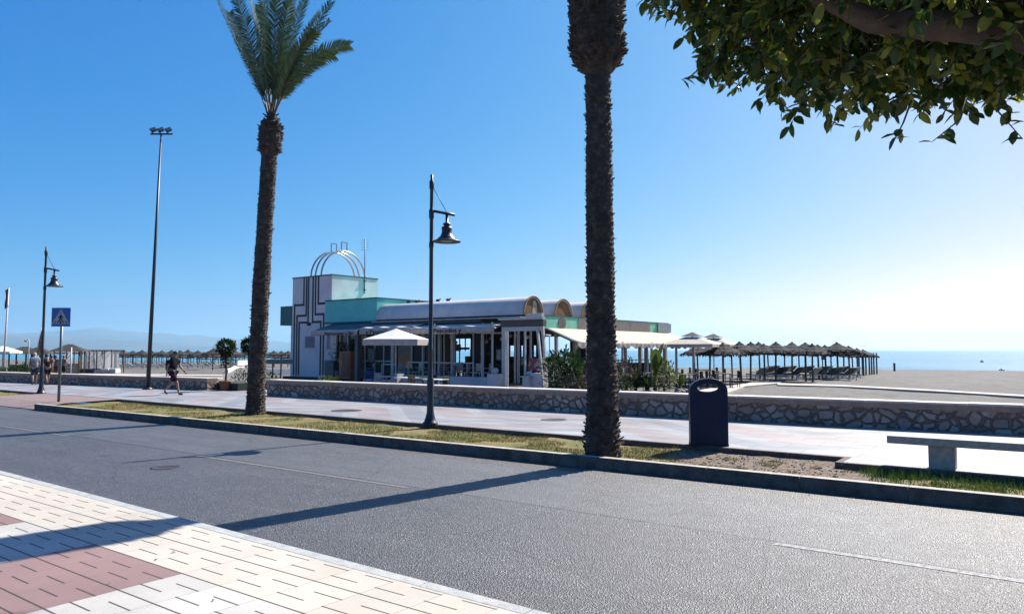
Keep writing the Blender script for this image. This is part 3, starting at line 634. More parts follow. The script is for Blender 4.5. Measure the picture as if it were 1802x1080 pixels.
# ------------------------------------------------------------------ street furniture
def lamp(px, py, label):
    b = G(px, py, ZP); root = empty('street_lamp', b, label=label, cat='street lamp', group='bell street lamps along the promenade')
    k = MB(); k.lathe([(0, 0), (.185, 0), (.185, .03), (.15, .06), (.12, .14), (.09, .26), (.082, .34), (.082, 1.05), (.075, 1.08), (.058, 1.12), (.056, 1.7), (.062, 1.72), (.062, 1.78), (.052, 1.8),
                     (.046, 4.2), (.058, 4.22), (.058, 4.32), (.046, 4.34), (.044, 4.9), (.062, 4.93), (.062, 5.12), (.044, 5.15), (.04, 5.62), (.058, 5.65), (.058, 5.82), (.034, 5.85), (.034, 5.98), (0, 6.0)], 20)
    k.build('pole', NAVY, root)
    k = MB(); k.tube([(0.04, 0, 5.10), (.30, 0, 5.05), (.56, 0, 5.00)], .034, 10); k.build('arm', NAVY, root)
    k = MB(); k.tube([(.04, 0, 5.66), (.37, 0, 5.06)], .009, 6); k.build('tie_rod', NAVY, root)
    k = MB(); k.lathe([(0, 5.02), (.035, 5.02), (.035, 4.80), (.09, 4.80), (.09, 4.755), (.065, 4.75), (.072, 4.72), (.125, 4.71), (.125, 4.64), (.115, 4.62), (.13, 4.55), (.165, 4.48), (.215, 4.44), (.215, 4.425), (.25, 4.40), (.325, 4.375), (.34, 4.36), (.335, 4.345), (.19, 4.36), (.1, 4.5), (0, 4.55)], 32, (.37, 0, 0))
    sh = k.build('lamp_shade', NAVY, root)
    k = MB(); k.lathe([(0, 4.35), (.12, 4.352), (.16, 4.368), (.16, 4.39), (0, 4.40)], 20, (.37, 0, 0)); k.build('lens', mat('lamp_lens', (.35, .37, .38), .3), sh)
    return root
l1_ = lamp(757, 746, 'dark navy bell street lamp in front of the restaurant')
l2_ = copy_tree(l1_, G(72, 692, ZP), None, 'dark navy bell street lamp beside the walking couple at far left'); l2_.name = 'street_lamp.001'
# floodlight mast
b = G(260, 685, ZP); root = empty('floodlight_mast', b, label='tall thin dark mast with three floodlights on its crossbar', cat='floodlight mast')
tp = at(283.5, 236, b.y) - b
k = MB(); k.lathe([(0, 0), (.22, 0), (.22, .04), (.13, .1)], 12); k.tube([(0, 0, .05), tp * .45 , tp], [.095, .07, .035], 12); k.build('pole', NAVY, root)
k = MB(); c0 = tp + Vector((-.36, -.25, -.08)); c1 = tp + Vector((.36, .35, .10)); k.bar(c0, c1, .065, .065); k.build('crossbar', NAVY, root)
for i, t in enumerate((.12, .45, .8)):
    p = c0.lerp(c1, t) + Vector((0, 0, .2)); k = MB(); k.M = Matrix.Translation(p) @ Matrix.Rotation(R(-38), 4, 'Y') @ Matrix.Rotation(R(35), 4, 'Z')
    k.box(-.13, -.055, -.085, .13, .055, .085); k.m = 1; k.box(-.11, -.063, -.07, .11, -.057, .07); f_ = k.build('floodlight', [NAVY, GALV], root, bevel=.012)
    k = MB(); k.bar(p - Vector((.02, 0, .17)), p - Vector((0, 0, .03)), .03, .08); k.build('bracket', NAVY, f_)
# pedestrian crossing sign
b = G(103, 709, ZV); root = empty('crossing_sign', b, 0, label='square blue pedestrian crossing sign on a grey post by the kerb', cat='road sign')
tp = at(108.3, 541.5, b.y).z - b.z; bt = at(108.3, 574.5, b.y).z - b.z; S = tp - bt; cz = (tp + bt) / 2; ox = .02
k = MB(); k.tube([(0, 0, 0), (ox, 0, tp - .05)], .045, 12); k.lathe([(0, 0), (.09, 0), (.09, .015), (.05, .02)], 12); k.build('post', GALV, root)
panel = MB(); panel.box(ox - S / 2, -.075, cz - S / 2, ox + S / 2, -.05, cz + S / 2); pn = panel.build('sign_panel', SKYBLUE, root, bevel=.008)
def flat(pts, y, m, nm, par, th=.002):
    k = MB(); n = len(pts); k.add([(ox + a * S, y, cz + c * S) for a, c in pts] + [(ox + a * S, y + th, cz + c * S) for a, c in pts], [tuple(range(n)), tuple(range(2 * n - 1, n - 1, -1))] + [(i, n + i, n + (i + 1) % n, (i + 1) % n) for i in range(n)]); return k
k = flat([(-.46, -.36), (.46, -.36), (0, .43)], -.079, SIGNW, 'symbol', pn); k.build('triangle', SIGNW, pn)
k = flat([(-.03, .12), (.03, .12), (.09, .05), (.15, -.04), (.12, -.06), (.06, .0), (.05, -.07), (.19, -.31), (.13, -.31), (.0, -.12), (-.13, -.31), (-.21, -.31), (-.06, -.07), (-.06, 0), (-.12, -.06), (-.15, -.04), (-.09, .05)], -.083, SIGNK, 'f', pn)
k.f[0] = k.f[0]; hd = [(.035 * math.cos(i * .785), .205 + .045 * math.sin(i * .785)) for i in range(8)]
q = flat(hd, -.083, SIGNK, 'h', pn); k.add(q.v, q.f)
for bx0, bx1, tx_ in ((-.38, -.30, -.24), (-.06, .06, -.0), (.30, .38, .24)):
    q = flat([(bx0, -.33), (bx1, -.33), (tx_ + .03, -.20), (tx_ - .03, -.20)], -.083, SIGNK, 's', pn); k.add(q.v, q.f)
k.build('walking_figure', SIGNK, pn)
# litter bin
b = G(1247, 783, ZP); ang = R(-8); root = empty('litter_bin', b, ang, label='dark navy litter bin with arched top and oval opening on the promenade edge', cat='litter bin')
Wb = 66 / F * b.y / 2 * .97; Hb = (at(1247, 665, b.y).z - ZP); Db = .28
arc = [(-Wb, 0), (Wb, 0), (Wb, Hb * .83)] + [(Wb * math.cos(a), Hb * .83 + Hb * .17 * math.sin(a)) for a in [R(x) for x in (15, 30, 45, 60, 75, 90, 105, 120, 135, 150, 165)]] + [(-Wb, Hb * .83)]
def oval(a, c, n, z0): return [(a * math.cos(2 * math.pi * i / n), z0 + c * math.sin(2 * math.pi * i / n)) for i in range(n)]
def shell(outer, y0, y1, hole):                   # plate with an oval hole
    k = MB(); n = 40
    def op(i):                                    # outer outline resampled by angle about the hole
        a = 2 * math.pi * i / n; d = Vector((math.cos(a), math.sin(a))); c = Vector((0, hole[2])); best = None
        for p, q in zip(outer, outer[1:] + outer[:1]):
            p = Vector(p); q = Vector(q); e = q - p; den = d.x * e.y - d.y * e.x
            if abs(den) < 1e-9: continue
            t = ((p - c).x * e.y - (p - c).y * e.x) / den; u = ((p - c).x * d.y - (p - c).y * d.x) / den
            if t > 0 and -1e-6 <= u <= 1 + 1e-6 and (best is None or t < best): best = t
        return c + d * best
    O = [op(i) for i in range(n)]; I = [Vector((hole[0] * math.cos(2 * math.pi * i / n), hole[2] + hole[1] * math.sin(2 * math.pi * i / n))) for i in range(n)]
    # exact corners
    for cx in outer[:2]:
        j = min(range(n), key=lambda i: (O[i] - Vector(cx)).length); O[j] = Vector(cx)
    vs = [(p.x, y0, p.y) for p in O] + [(p.x, y0, p.y) for p in I] + [(p.x, y1, p.y) for p in O] + [(p.x, y1, p.y) for p in I]
    fs = []
    for i in range(n):
        j = (i + 1) % n; fs += [(i, j, n + j, n + i), (2 * n + i, 3 * n + i, 3 * n + j, 2 * n + j), (i, 2 * n + i, 2 * n + j, j), (n + i, n + j, 3 * n + j, 3 * n + i)]
    k.add(vs, fs); return k
hole = (Wb * .60, .078, Hb * .855)
shell(arc, -Db / 2, -Db / 2 + .03, hole).build('front_panel', BIN, root, bevel=.004)
shell(arc, Db / 2 - .03, Db / 2, hole).build('back_panel', BIN, root, bevel=.004)
k = MB(); oa = arc; n = len(oa)
k.add([(x * .985, -Db / 2 + .028, z * .992 + .004) for x, z in oa] + [(x * .985, Db / 2 - .028, z * .992 + .004) for x, z in oa], [(i, n + i, n + (i + 1) % n, (i + 1) % n) for i in range(n)])
k.build('side_wrap', mat('bin_side_metal', (.05, .07, .10), .4, .3, col2=(.08, .1, .13), scale=5), root)
k = MB(); k.M = Matrix.Translation((0, 0, 0)); k.box(-Wb * .9, -Db * .36, .05, Wb * .9, Db * .36, Hb * .70); k.build('liner', RUB, root)
k = MB(); k.box(-Wb - .006, -Db / 2 - .006, 0, Wb + .006, Db / 2 + .006, .045); k.build('base_plate', RUB, root, bevel=.004)
k = MB(); k.box(Wb + .004, -.02, Hb * .45, Wb + .016, .02, Hb * .5); k.build('lock', GALV, root)
# stone bench
bl = G(1572, 778, ZP + .33); p1 = G(1660, 826, ZP)
def benchp(): pass
bw0 = 12.50; lz = ZP
xr0, _ = toR(G(1576, 764, .60)); bench_r0 = xr0
root = empty('stone_bench', fromR(bench_r0 + .9, 12.55, ZP), RA, label='pale stone slab bench at the right edge of the picture', cat='bench')
k = MB(); k.box(-.9, -.02, .34, 1.6, .42, .455); k.build('seat', BENCH, root, bevel=.008)
lr, lw = toR(G(1634, 824, ZP)); lr2, _ = toR(G(1682, 827, ZP))
for x_ in (lr - (bench_r0 + .9), 1.05):
    k = MB(); k.box(x_, .05, 0, x_ + (lr2 - lr), .34, .338); k.build('leg', BENCH, root, bevel=.006)

# ------------------------------------------------------------------ overhanging ficus
root = empty('ficus_tree', (4.9, 3.6, ZN), label='clipped broad-leaved tree whose leafy underside hangs into the upper right corner', cat='tree')
O_ = root.location
def local(p): return Vector(p) - O_
k = MB()
k.tube([local(p) for p in ((4.9, 3.6, .1), (4.85, 3.65, 1.2), (4.7, 3.8, 2.4), (4.4, 4.0, 3.3))], [.32, .24, .22, .24], 14); k.build('trunk', BARK, root)
limbs = [[(4.4, 4.0, 3.2), (3.7, 4.1, 3.45), (2.9, 4.15, 3.78), (2.1, 4.2, 3.86), (1.75, 4.3, 4.1)], [(4.4, 4.0, 3.2), (3.7, 4.5, 3.6), (3.3, 4.9, 4.0), (2.9, 5.4, 4.5)], [(4.4, 4.0, 3.3), (3.9, 3.7, 4.2), (3.4, 3.4, 5.0)],
         [(2.9, 4.15, 4.0), (2.5, 4.0, 4.5), (1.9, 3.9, 5.0)], [(4.4, 4, 3.3), (4.5, 4.5, 4.5), (4.3, 5, 5.5)]]
for i, L_ in enumerate(limbs):
    k = MB(); pts = []
    L_ = [local(p) for p in L_]
    for a, b_ in zip(L_, L_[1:]):
        for t in range(5): pts.append(a.lerp(b_, t / 5) + Vector((nz(t, i, 1, 1), nz(t, i, 4, 1), nz(t, i, 8, 1))) * .03)
    pts.append(L_[-1]); k.tube(pts, [(.15 if i < 2 else .09) * (1 - .75 * j / len(pts)) * (1 + .18 * nz(j, i, 0, .9)) for j in range(len(pts))], 12); k.build('limb', BARK, root)
EC, ER = Vector((3.5, 4.6, 5.14)), Vector((2.62, 2.2, 1.62))
def leaf(k, p, d, nrm, L, wd, cur=.12):
    sd = d.cross(nrm).normalized(); nrm = sd.cross(d)
    P_ = []
    for t, w_, h in ((0, .08, 0), (.2, .75, .1), (.5, 1, .12), (.78, .68, .05), (1, 0, -.1)):
        P_.append((p + d * L * t - nrm * cur * L * t * t, w_ * wd / 2, h * wd))
    vs = []
    for c, w_, h in P_[:-1]: vs += [c - sd * w_ + nrm * h, c, c + sd * w_ + nrm * h]
    vs.append(P_[-1][0]); fs = []
    for i in range(3):
        a = i * 3; fs += [(a, a + 1, a + 4, a + 3), (a + 1, a + 2, a + 5, a + 4)]
    fs += [(9, 10, 12), (10, 11, 12)]; k.add(vs, fs, True)
k = MB(); kt = MB(); rnd = random.Random(11); cnt = 0
def ell(p): q = p - EC; return math.sqrt((q.x / ER.x) ** 2 + (q.y / ER.y) ** 2 + (q.z / ER.z) ** 2)
while cnt < 4600:
    v = Vector((rnd.gauss(0, 1), rnd.gauss(0, 1), rnd.gauss(0, 1))).normalized()
    if v.z > .3 and rnd.random() < .55: continue
    lump = 1 + .07 * nz(v.x * 3, v.y * 3, v.z * 3, 1.0) + .03 * nz(v.x * 9, v.y * 9, v.z * 9, 1)
    s = (1 - rnd.random() ** 1.3 * .38) * lump
    p = EC + Vector((v.x * ER.x, v.y * ER.y, v.z * ER.z)) * s
    # thinner patch of the underside where the big limb shows
    if v.z < 0 and (p.x - 2.15) ** 2 / .3 + (p.y - 3.15) ** 2 / .4 < 1 and rnd.random() < .85: continue
    cnt += 1; p.z += .17 * max(0, p.x - 2.0); p.x -= .06; out = Vector((v.x / ER.x, v.y / ER.y, v.z / ER.z)).normalized()
    tw = (out * .6 + Vector((rnd.uniform(-1, 1), rnd.uniform(-1, 1), rnd.uniform(-.8, .4)))).normalized(); tl = rnd.uniform(.14, .3)
    pl = p - O_; kt.tube([pl - tw * .25, pl, pl + tw * tl], [.005, .004, .002], 4, caps=False)
    for j in range(rnd.randint(8, 12)):
        q = pl + tw * tl * (j / 10); d = (tw * .55 + Vector((rnd.uniform(-1, 1), rnd.uniform(-1, 1), rnd.uniform(-1, .5)))).normalized()
        nn = (Vector((rnd.uniform(-.6, .6), rnd.uniform(-.6, .6), 1)) + out * .3); L = rnd.uniform(.07, .125)
        if nn.cross(d).length < .1: continue
        leaf(k, q, d, nn, L, L * rnd.uniform(.42, .58), rnd.uniform(0, .25))
# a few straggling twigs at the lower right
for (px, py, py2, px2) in ((1755, 195, 245, 1800), (1690, 210, 250, 1640), (1590, 215, 245, 1575), (1180, 20, 10, 1150), (1240, 135, 140, 1200)):
    a = at(px, py, 3.9) - O_; b_ = at(px2, py2, 3.8) - O_; kt.tube([a + Vector((.1, .1, .15)), a, b_], [.006, .005, .002], 5)
    for j in range(5):
        q = a.lerp(b_, .4 + j * .15); leaf(k, q, Vector((rnd.uniform(-1, 1), rnd.uniform(-1, 1), rnd.uniform(-.9, .3))).normalized(), Vector((rnd.uniform(-.5, .5), -.5, 1)), rnd.uniform(.06, .1), .045)
fo = k.build('foliage', LEAFM, root); kt.build('twigs', TWIG, root)

# ------------------------------------------------------------------ restaurant
REST = empty('restaurant', (B0.x, B0.y, 0), BA, label='white and teal beach restaurant with striped square tower and barrel vault roofs', cat='restaurant')
X = bx_at
def wpos(x, t): return B0 + BX * x + BY * t
def zat(py, x, t):
    Y = wpos(x, t).y; return at(CX, py, Y).z
FL = .44                                          # floor level
def part(k, nm, m, par=None, bev=0): return k.build(nm, m, par or REST, bevel=bev)
xt0, xt1, tT = X(514, -1.3), X(583, -1.3), -1.3   # tower
ztw = 6.14
k = MB(); k.box(xt0, tT, -.3, xt1, tT + 3.4, ztw); part(k, 'tower', WHITE)
k = MB(); k.box(xt0 - .03, tT - .03, ztw + .002, xt1 + .03, tT + .14, ztw + .07); k.box(xt1 - .14, tT + .143, ztw + .002, xt1 + .03, tT + 3.4, ztw + .07); k.box(xt0 - .03, tT + .143, ztw + .002, xt0 + .14, tT + 3.4, ztw + .07); part(k, 'tower_coping', SOFFIT)
k = MB(); k.box(xt0 - .35, tT - .35, -.3, X(640, -1.6), tT - .004, FL); part(k, 'plinth', mat('dark_green_plinth', (.03, .055, .06), .7))
# art-deco stripes on the tower front, in picture columns at y of the front wall
def stripe(pts, w_=.125):
    P = [(X(px, tT), zat(py, X(px, tT), tT)) for px, py in pts]
    k = MB()
    for (a, b), (c, d) in zip(P, P[1:]):
        if abs(a - c) < .03 or abs(a - c) < abs(b - d): k.box((a + c) / 2 - w_ / 2, tT - .012, min(b, d) - w_ / 2, (a + c) / 2 + w_ / 2, tT + .002, max(b, d) + w_ / 2)
        else: k.box(min(a, c) + w_ / 2, tT - .0125, (b + d) / 2 - w_ / 2, max(a, c) - w_ / 2, tT + .002, (b + d) / 2 + w_ / 2)
    return part(k, 'stripe', BLACKP)
stripe([(534, 489), (534, 536.5), (518, 537), (518, 658)]); stripe([(538.5, 489), (538.5, 555), (522.5, 556), (522.5, 658)]); stripe([(542, 489), (542, 567), (526.5, 568), (526.5, 658)])
stripe([(550, 487), (550, 566.5), (564.5, 566), (564.5, 658)]); stripe([(554.5, 487), (554.5, 553), (569.5, 552.5), (569.5, 658)]); stripe([(559.5, 486), (559.5, 534), (575, 533.5)])
k = MB(); k.tube([(X(545.5, tT), tT - .16, zat(570, X(545, tT), tT)), (X(545.5, tT), tT, zat(570, X(545, tT), tT))], .09, 12); part(k, 'wall_lamp', BLACKP)
# rest of the front wall between tower and shop front
k = MB(); k.box(xt1 + .002, tT, -.3, X(592, tT), tT + .25, 3.45); part(k, 'front_wall', WHITE)
k = MB(); a = X(538, tT); k.box(a, tT - .03, zat(612, a, tT), X(554, tT), tT - .004, zat(592, a, tT)); part(k, 'notice_board', mat('blue_notice', (.13, .17, .27), .5, col2=(.28, .3, .36), scale=9))
# teal parapet box
xg = X(663, tT - .04); xl = X(572, tT - .04)
k = MB(); k.box(xl, tT - .05, 3.5, xg, tT + 12, 4.68); part(k, 'parapet_box', TEAL)
k = MB(); k.box(xl, tT - .08, 4.684, xg + .03, tT + .06, 4.74); k.box(xg - .1, tT + .064, 4.684, xg + .03, tT + 12, 4.74); k.box(xl, tT - .09, 3.42, xg + .03, tT + .1, 3.498); part(k, 'parapet_trim', mat('dark_teal_trim', (.02, .12, .13), .6))
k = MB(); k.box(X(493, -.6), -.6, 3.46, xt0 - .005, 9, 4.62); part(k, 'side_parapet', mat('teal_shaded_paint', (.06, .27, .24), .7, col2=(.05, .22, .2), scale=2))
k = MB(); k.box(X(512, .4), .4, -.3, xt0 - .01, 9, 3.455); part(k, 'side_wall', WHITE)
# main flat roof
k = MB(); k.box(xg + .005, -1.25, 3.36, -.06, 13.3, 3.52); part(k, 'roof_slab', SOFFIT)
k = MB(); k.box(xg + .005, -1.6, 3.24, -2.4, -1.26, 3.40); k.box(xg - 1.5, -1.75, 2.98, .3, -1.61, 3.16); part(k, 'gutter', mat('gutter_dark', (.07, .075, .085), .6, col2=(.11, .11, .115), scale=3))
k = MB(); k.box(xg, -1.7, 3.405, .0, -1.3, 3.44); part(k, 'eave', WHITE2)
# barrel vaults: each with arched end panel
VT = [(-1.42, .04), (1.02, 2.5), (3.4, 4.85)]
for i, (t0, t1) in enumerate(VT):
    xa = xg + .006 if i == 0 else X(760, t0); xb = -.02; r_ = (t1 - t0) / 2; tc_ = (t0 + t1) / 2; n = 20; k = MB(); vs = []
    for x_ in (xa, xb):
        for rr_ in (1.0, .93):
            for j in range(n + 1):
                a = math.pi * j / n; vs.append((x_, tc_ - r_ * rr_ * math.cos(a), 3.54 + .84 * rr_ * math.sin(a)))
    m_ = n + 1
    fs = [(j, j + 1, 2 * m_ + j + 1, 2 * m_ + j) for j in range(n)] + [(m_ + j, 3 * m_ + j, 3 * m_ + j + 1, m_ + j + 1) for j in range(n)] + [(j, m_ + j, m_ + j + 1, j + 1) for j in range(n)] + [(2 * m_ + j, 2 * m_ + j + 1, 3 * m_ + j + 1, 3 * m_ + j) for j in range(n)]
    k.add(vs, fs, True); v = part(k, 'vault_roof', VAULT)
    k = MB(); pts = [(tc_ - r_ * .925 * math.cos(math.pi * j / n), 3.54 + .84 * .925 * math.sin(math.pi * j / n)) for j in range(n + 1)]
    k.add([(xb - .08, a, b) for a, b in pts] + [(xb - .02, a, b) for a, b in pts], [tuple(range(n, -1, -1)), tuple(range(n + 1, 2 * n + 2))])
    ap = k.build('arch_panel', OCHRE, v)
    if i == 0:
        k = MB(); k.add([(xb - .012, tc_ - .08, 3.58), (xb - .012, tc_ + .32, 3.58), (xb - .012, tc_ + .25, 4.1), (xb - .012, tc_ + .12, 4.22), (xb - .012, tc_ + .0, 4.18)], [(0, 1, 2, 3, 4)]); k.build('pale_motif', mat('pale_gold', (1.1, .9, .6), .7, col2=(.6, .4, .2), scale=6), v)
    k = MB(); rim = [(tc_ - r_ * 1.02 * math.cos(math.pi * j / n), 3.54 + .84 * 1.03 * math.sin(math.pi * j / n)) for j in range(n + 1)]
    k.tube([(xb + .01, a, b) for a, b in rim], .035, 6); k.build('arch_rim', mat('arch_rim_paint', (.55, .36, .12), .7), v)
# painted fascia board on the right side
def fpanel(t0, t1, m, nm, x0=.0, x1=.05, z0=2.95, z1=3.52, par=None):
    k = MB(); k.box(x0, t0, z0, x1, t1, z1); return part(k, nm, m, par)
fas = fpanel(.0, 13.0, GREEN, 'side_fascia', -.06, .03)
fpanel(-.02, 13.02, mat('fascia_trim', (.06, .17, .13), .7), 'fascia_trim', -.065, .05, 3.522, 3.57)
fpanel(3.0, 5.5, MATS['sign_board_painted'], 'sign_panel', .031, .05, 2.99, 3.50); fpanel(5.55, 8.2, MATS['sign_board_painted'], 'sign_panel', .031, .05, 2.99, 3.50)
fpanel(8.25, 10.6, MATS['sign_board_painted'], 'sign_panel', .031, .05, 2.99, 3.50)
k = MB(); k.box(-.1, 11.5, 3.0, .12, 13.2, 3.53); part(k, 'sign_panel', mat('pale_blue_sign', (.33, .40, .40), .7, col2=(.42, .5, .5), scale=4))
k = MB(); n = 20; k.add([(.034, 1.55 + .33 * math.cos(6.283 * j / n), 3.235 + .27 * math.sin(6.283 * j / n)) for j in range(n)] + [(.05, 1.55 + .33 * math.cos(6.283 * j / n), 3.235 + .27 * math.sin(6.283 * j / n)) for j in range(n)], [tuple(range(n, 2 * n))] + [(j, (j + 1) % n, n + (j + 1) % n, n + j) for j in range(n)])
part(k, 'oval_emblem', mat('oval_pink', (.27, .21, .20), .8, col2=(.16, .12, .12), scale=9))
# hoops over the tower
xh = [X(544, tT), X(552, tT), X(562, tT)]
for i, x_ in enumerate(xh):
    k = MB(); r_ = 1.62; c = tT + 1.7
    k.tube([(x_, c - r_, ztw - .5)] + [(x_, c - r_ * math.cos(math.pi * j / 28), ztw + 1.62 * math.sin(math.pi * j / 28)) for j in range(29)] + [(x_, c + r_, ztw - .1)], .055, 8); hp = part(k, 'hoop', CHROME)
    if i != 1:
        k = MB(); z0 = ztw + 1.67; q = [(x_, c - .2, z0), (x_, c - .2, z0 + .46), (x_, c + .2, z0 + .46), (x_, c + .2, z0)]
        for a, b in zip(q, q[1:] + q[:1]): k.bar(a, b, .05, .05)
        k.build('square_loop', CHROME, hp)
# television aerial on the tower corner
xa_ = X(636, tT + 2.4); 
k = MB(); ax, ay = xt1 - .05, tT + 2.35; zt = zat(420, ax, ay)
k.tube([(ax + .08, ay, ztw - .9), (ax + .08, ay, zt)], .03, 8); an = part(k, 'aerial', GALV)
for zz in (ztw - .2, ztw - .7): k = MB(); k.box(ax - .02, ay - .06, zz, ax + .14, ay + .06, zz + .05); k.build('bracket', BLACKP, an)
for j in range(5): k = MB(); z_ = zt - .1 - j * .14; k.tube([(ax + .08 - .22, ay - .1, z_), (ax + .08 + .22, ay + .1, z_)], .009, 5); k.build('dipole', GALV, an)
# floor, soffits, inner walls
k = MB(); k.box(X(640, -2.4), -2.3, -.3, .4, 13.2, FL); part(k, 'floor', BRICKR)
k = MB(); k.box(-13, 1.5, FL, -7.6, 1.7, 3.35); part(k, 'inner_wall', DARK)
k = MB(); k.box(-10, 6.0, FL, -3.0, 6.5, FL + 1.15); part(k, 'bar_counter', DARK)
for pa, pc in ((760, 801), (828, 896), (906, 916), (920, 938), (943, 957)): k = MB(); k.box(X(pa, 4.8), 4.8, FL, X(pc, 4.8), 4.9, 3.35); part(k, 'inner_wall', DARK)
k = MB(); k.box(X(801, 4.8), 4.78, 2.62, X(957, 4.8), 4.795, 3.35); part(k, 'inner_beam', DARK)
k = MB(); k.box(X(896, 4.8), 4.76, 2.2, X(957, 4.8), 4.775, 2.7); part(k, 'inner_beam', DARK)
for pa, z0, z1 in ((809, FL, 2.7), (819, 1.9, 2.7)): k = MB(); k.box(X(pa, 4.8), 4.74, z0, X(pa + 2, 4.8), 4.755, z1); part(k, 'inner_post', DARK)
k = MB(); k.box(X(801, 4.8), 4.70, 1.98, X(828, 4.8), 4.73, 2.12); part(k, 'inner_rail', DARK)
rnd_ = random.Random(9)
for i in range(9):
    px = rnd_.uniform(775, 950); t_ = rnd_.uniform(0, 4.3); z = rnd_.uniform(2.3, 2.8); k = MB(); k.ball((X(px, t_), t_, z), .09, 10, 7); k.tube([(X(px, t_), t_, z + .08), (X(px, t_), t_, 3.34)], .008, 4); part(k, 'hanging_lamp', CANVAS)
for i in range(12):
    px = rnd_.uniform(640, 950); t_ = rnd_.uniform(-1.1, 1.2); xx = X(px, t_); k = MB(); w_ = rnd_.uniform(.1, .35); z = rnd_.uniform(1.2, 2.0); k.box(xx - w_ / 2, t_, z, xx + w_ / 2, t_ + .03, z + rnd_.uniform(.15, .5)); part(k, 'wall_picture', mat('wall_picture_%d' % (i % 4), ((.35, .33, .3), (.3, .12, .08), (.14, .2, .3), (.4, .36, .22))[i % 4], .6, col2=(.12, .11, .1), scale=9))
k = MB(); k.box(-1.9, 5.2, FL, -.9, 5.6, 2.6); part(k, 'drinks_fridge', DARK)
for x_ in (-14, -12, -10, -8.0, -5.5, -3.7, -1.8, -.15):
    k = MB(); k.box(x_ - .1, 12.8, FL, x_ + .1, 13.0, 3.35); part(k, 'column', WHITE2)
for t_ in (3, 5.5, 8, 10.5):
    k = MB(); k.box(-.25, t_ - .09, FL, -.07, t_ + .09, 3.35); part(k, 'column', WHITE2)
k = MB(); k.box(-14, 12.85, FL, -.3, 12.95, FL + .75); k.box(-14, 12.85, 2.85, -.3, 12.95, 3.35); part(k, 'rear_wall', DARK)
k = MB()
for t_ in range(10): k.box(-.2 , .6 + t_ * 1.22, FL + .95, -.15, 1.7 + t_ * 1.22, FL + 1.0)
for t_ in range(24): k.box(-.19, .6 + t_ * .51, FL, -.16, .63 + t_ * .51, FL + .95)
part(k, 'side_railing', WHITE2)
# shop front on the left: frame, glass, door
for px in (576, 581, 598, 611.5):
    x_ = X(px, tT); k = MB(); k.box(x_ - .05, tT + .02, FL, x_ + .05, tT + .14, 3.0); part(k, 'window_frame', WHITE2)
k = MB(); k.box(X(585, tT), tT + .1, FL, X(627, tT), tT + .13, 2.95); part(k, 'shop_window', GLASS)
k = MB(); k.box(X(575, tT), tT + .0, 2.0, X(582, tT), tT + .12, 2.95); part(k, 'pale_panel', WHITE2)
k = MB(); k.box(X(573, -1.7), -1.75, FL, X(589, -1.7), -1.35, FL + .95); part(k, 'counter', mat('grey_counter', (.20, .195, .20), .6), None, .02)
x_ = X(630, -2.2); k = MB(); k.box(x_ - .11, -2.3, -.1, x_ + .11, -2.08, 3.15); part(k, 'post', mat('grey_post', (.20, .205, .22), .6))
# front posts
for px, t_, wd in ((765.5, -2.2, .07), (774, tT, .14), (782, tT, .06), (797, tT, .16), (849, -1.6, .1), (866.5, -2.2, .07), (725, tT, .07), (693, tT, .2), (745, tT, .1)):
    x_ = X(px, t_); k = MB(); k.box(x_ - wd / 2, t_ - wd / 2, FL - .1, x_ + wd / 2, t_ + wd / 2, 3.2); part(k, 'post', WHITE2)
for pa, pc, t_ in ((640, 690, tT + .05), (728, 764, tT + .05), (835, 852, -.85)): k = MB(); k.box(X(pa, t_), t_, FL, X(pc, t_), t_ + .06, 3.1); part(k, 'dark_partition', DARK)
k = MB(); k.box(X(693, tT), tT - .04, FL, X(729, tT), tT + .0, FL + .6); k.box(X(735, tT), tT - .04, FL, X(770, tT), tT + .0, FL + .62); part(k, 'low_counter', mat('grey_counter2', (.17, .18, .20), .7))
for px, t_ in ((643, 0), (660, 0), (676, 0), (716, .1), (752, .1), (833, .3), (906, .6)):
    x_ = X(px, tT + t_); k = MB(); k.box(x_ - .03, tT + t_ - .03, FL, x_ + .03, tT + t_ + .03, 3.2); part(k, 'mullion', WHITE2)
for pa, pc, z in ((632, 693, 2.62), (697, 724, 2.62), (727, 765, 2.62), (797, 849, 2.85), (640, 690, 1.35), (727, 765, 1.32), (850, 886, 2.7)):
    k = MB(); k.box(X(pa, tT), tT - .02, z, X(pc, tT), tT + .03, z + .06); part(k, 'transom', WHITE2)
k = MB(); k.box(X(697, tT), tT + .06, FL, X(724, tT), tT + .08, 2.6); part(k, 'glass_door', GLASS)
# railing in front
k = MB(); zr = zat(638, X(780, -2.35), -2.35)
k.bar((X(718, -2.35), -2.35, zr), (X(833, -2.35), -2.35, zr), .05, .05)
for px in (719, 745, 772, 833): k.bar((X(px, -2.35), -2.35, FL), (X(px, -2.35), -2.35, zr), .04, .04)
part(k, 'railing', WHITE2)
k = MB(); zr = zat(641, X(690, -2.3), -2.3); k.bar((X(673, -2.35), -2.35, zr), (X(697, -2.35), -2.35, zr), .05, .05); k.bar((X(673, -2.35), -2.35, FL), (X(673, -2.35), -2.35, zr), .04, .04); k.bar((X(697, -2.35), -2.35, FL), (X(697, -2.35), -2.35, zr), .04, .04); part(k, 'railing', WHITE2)
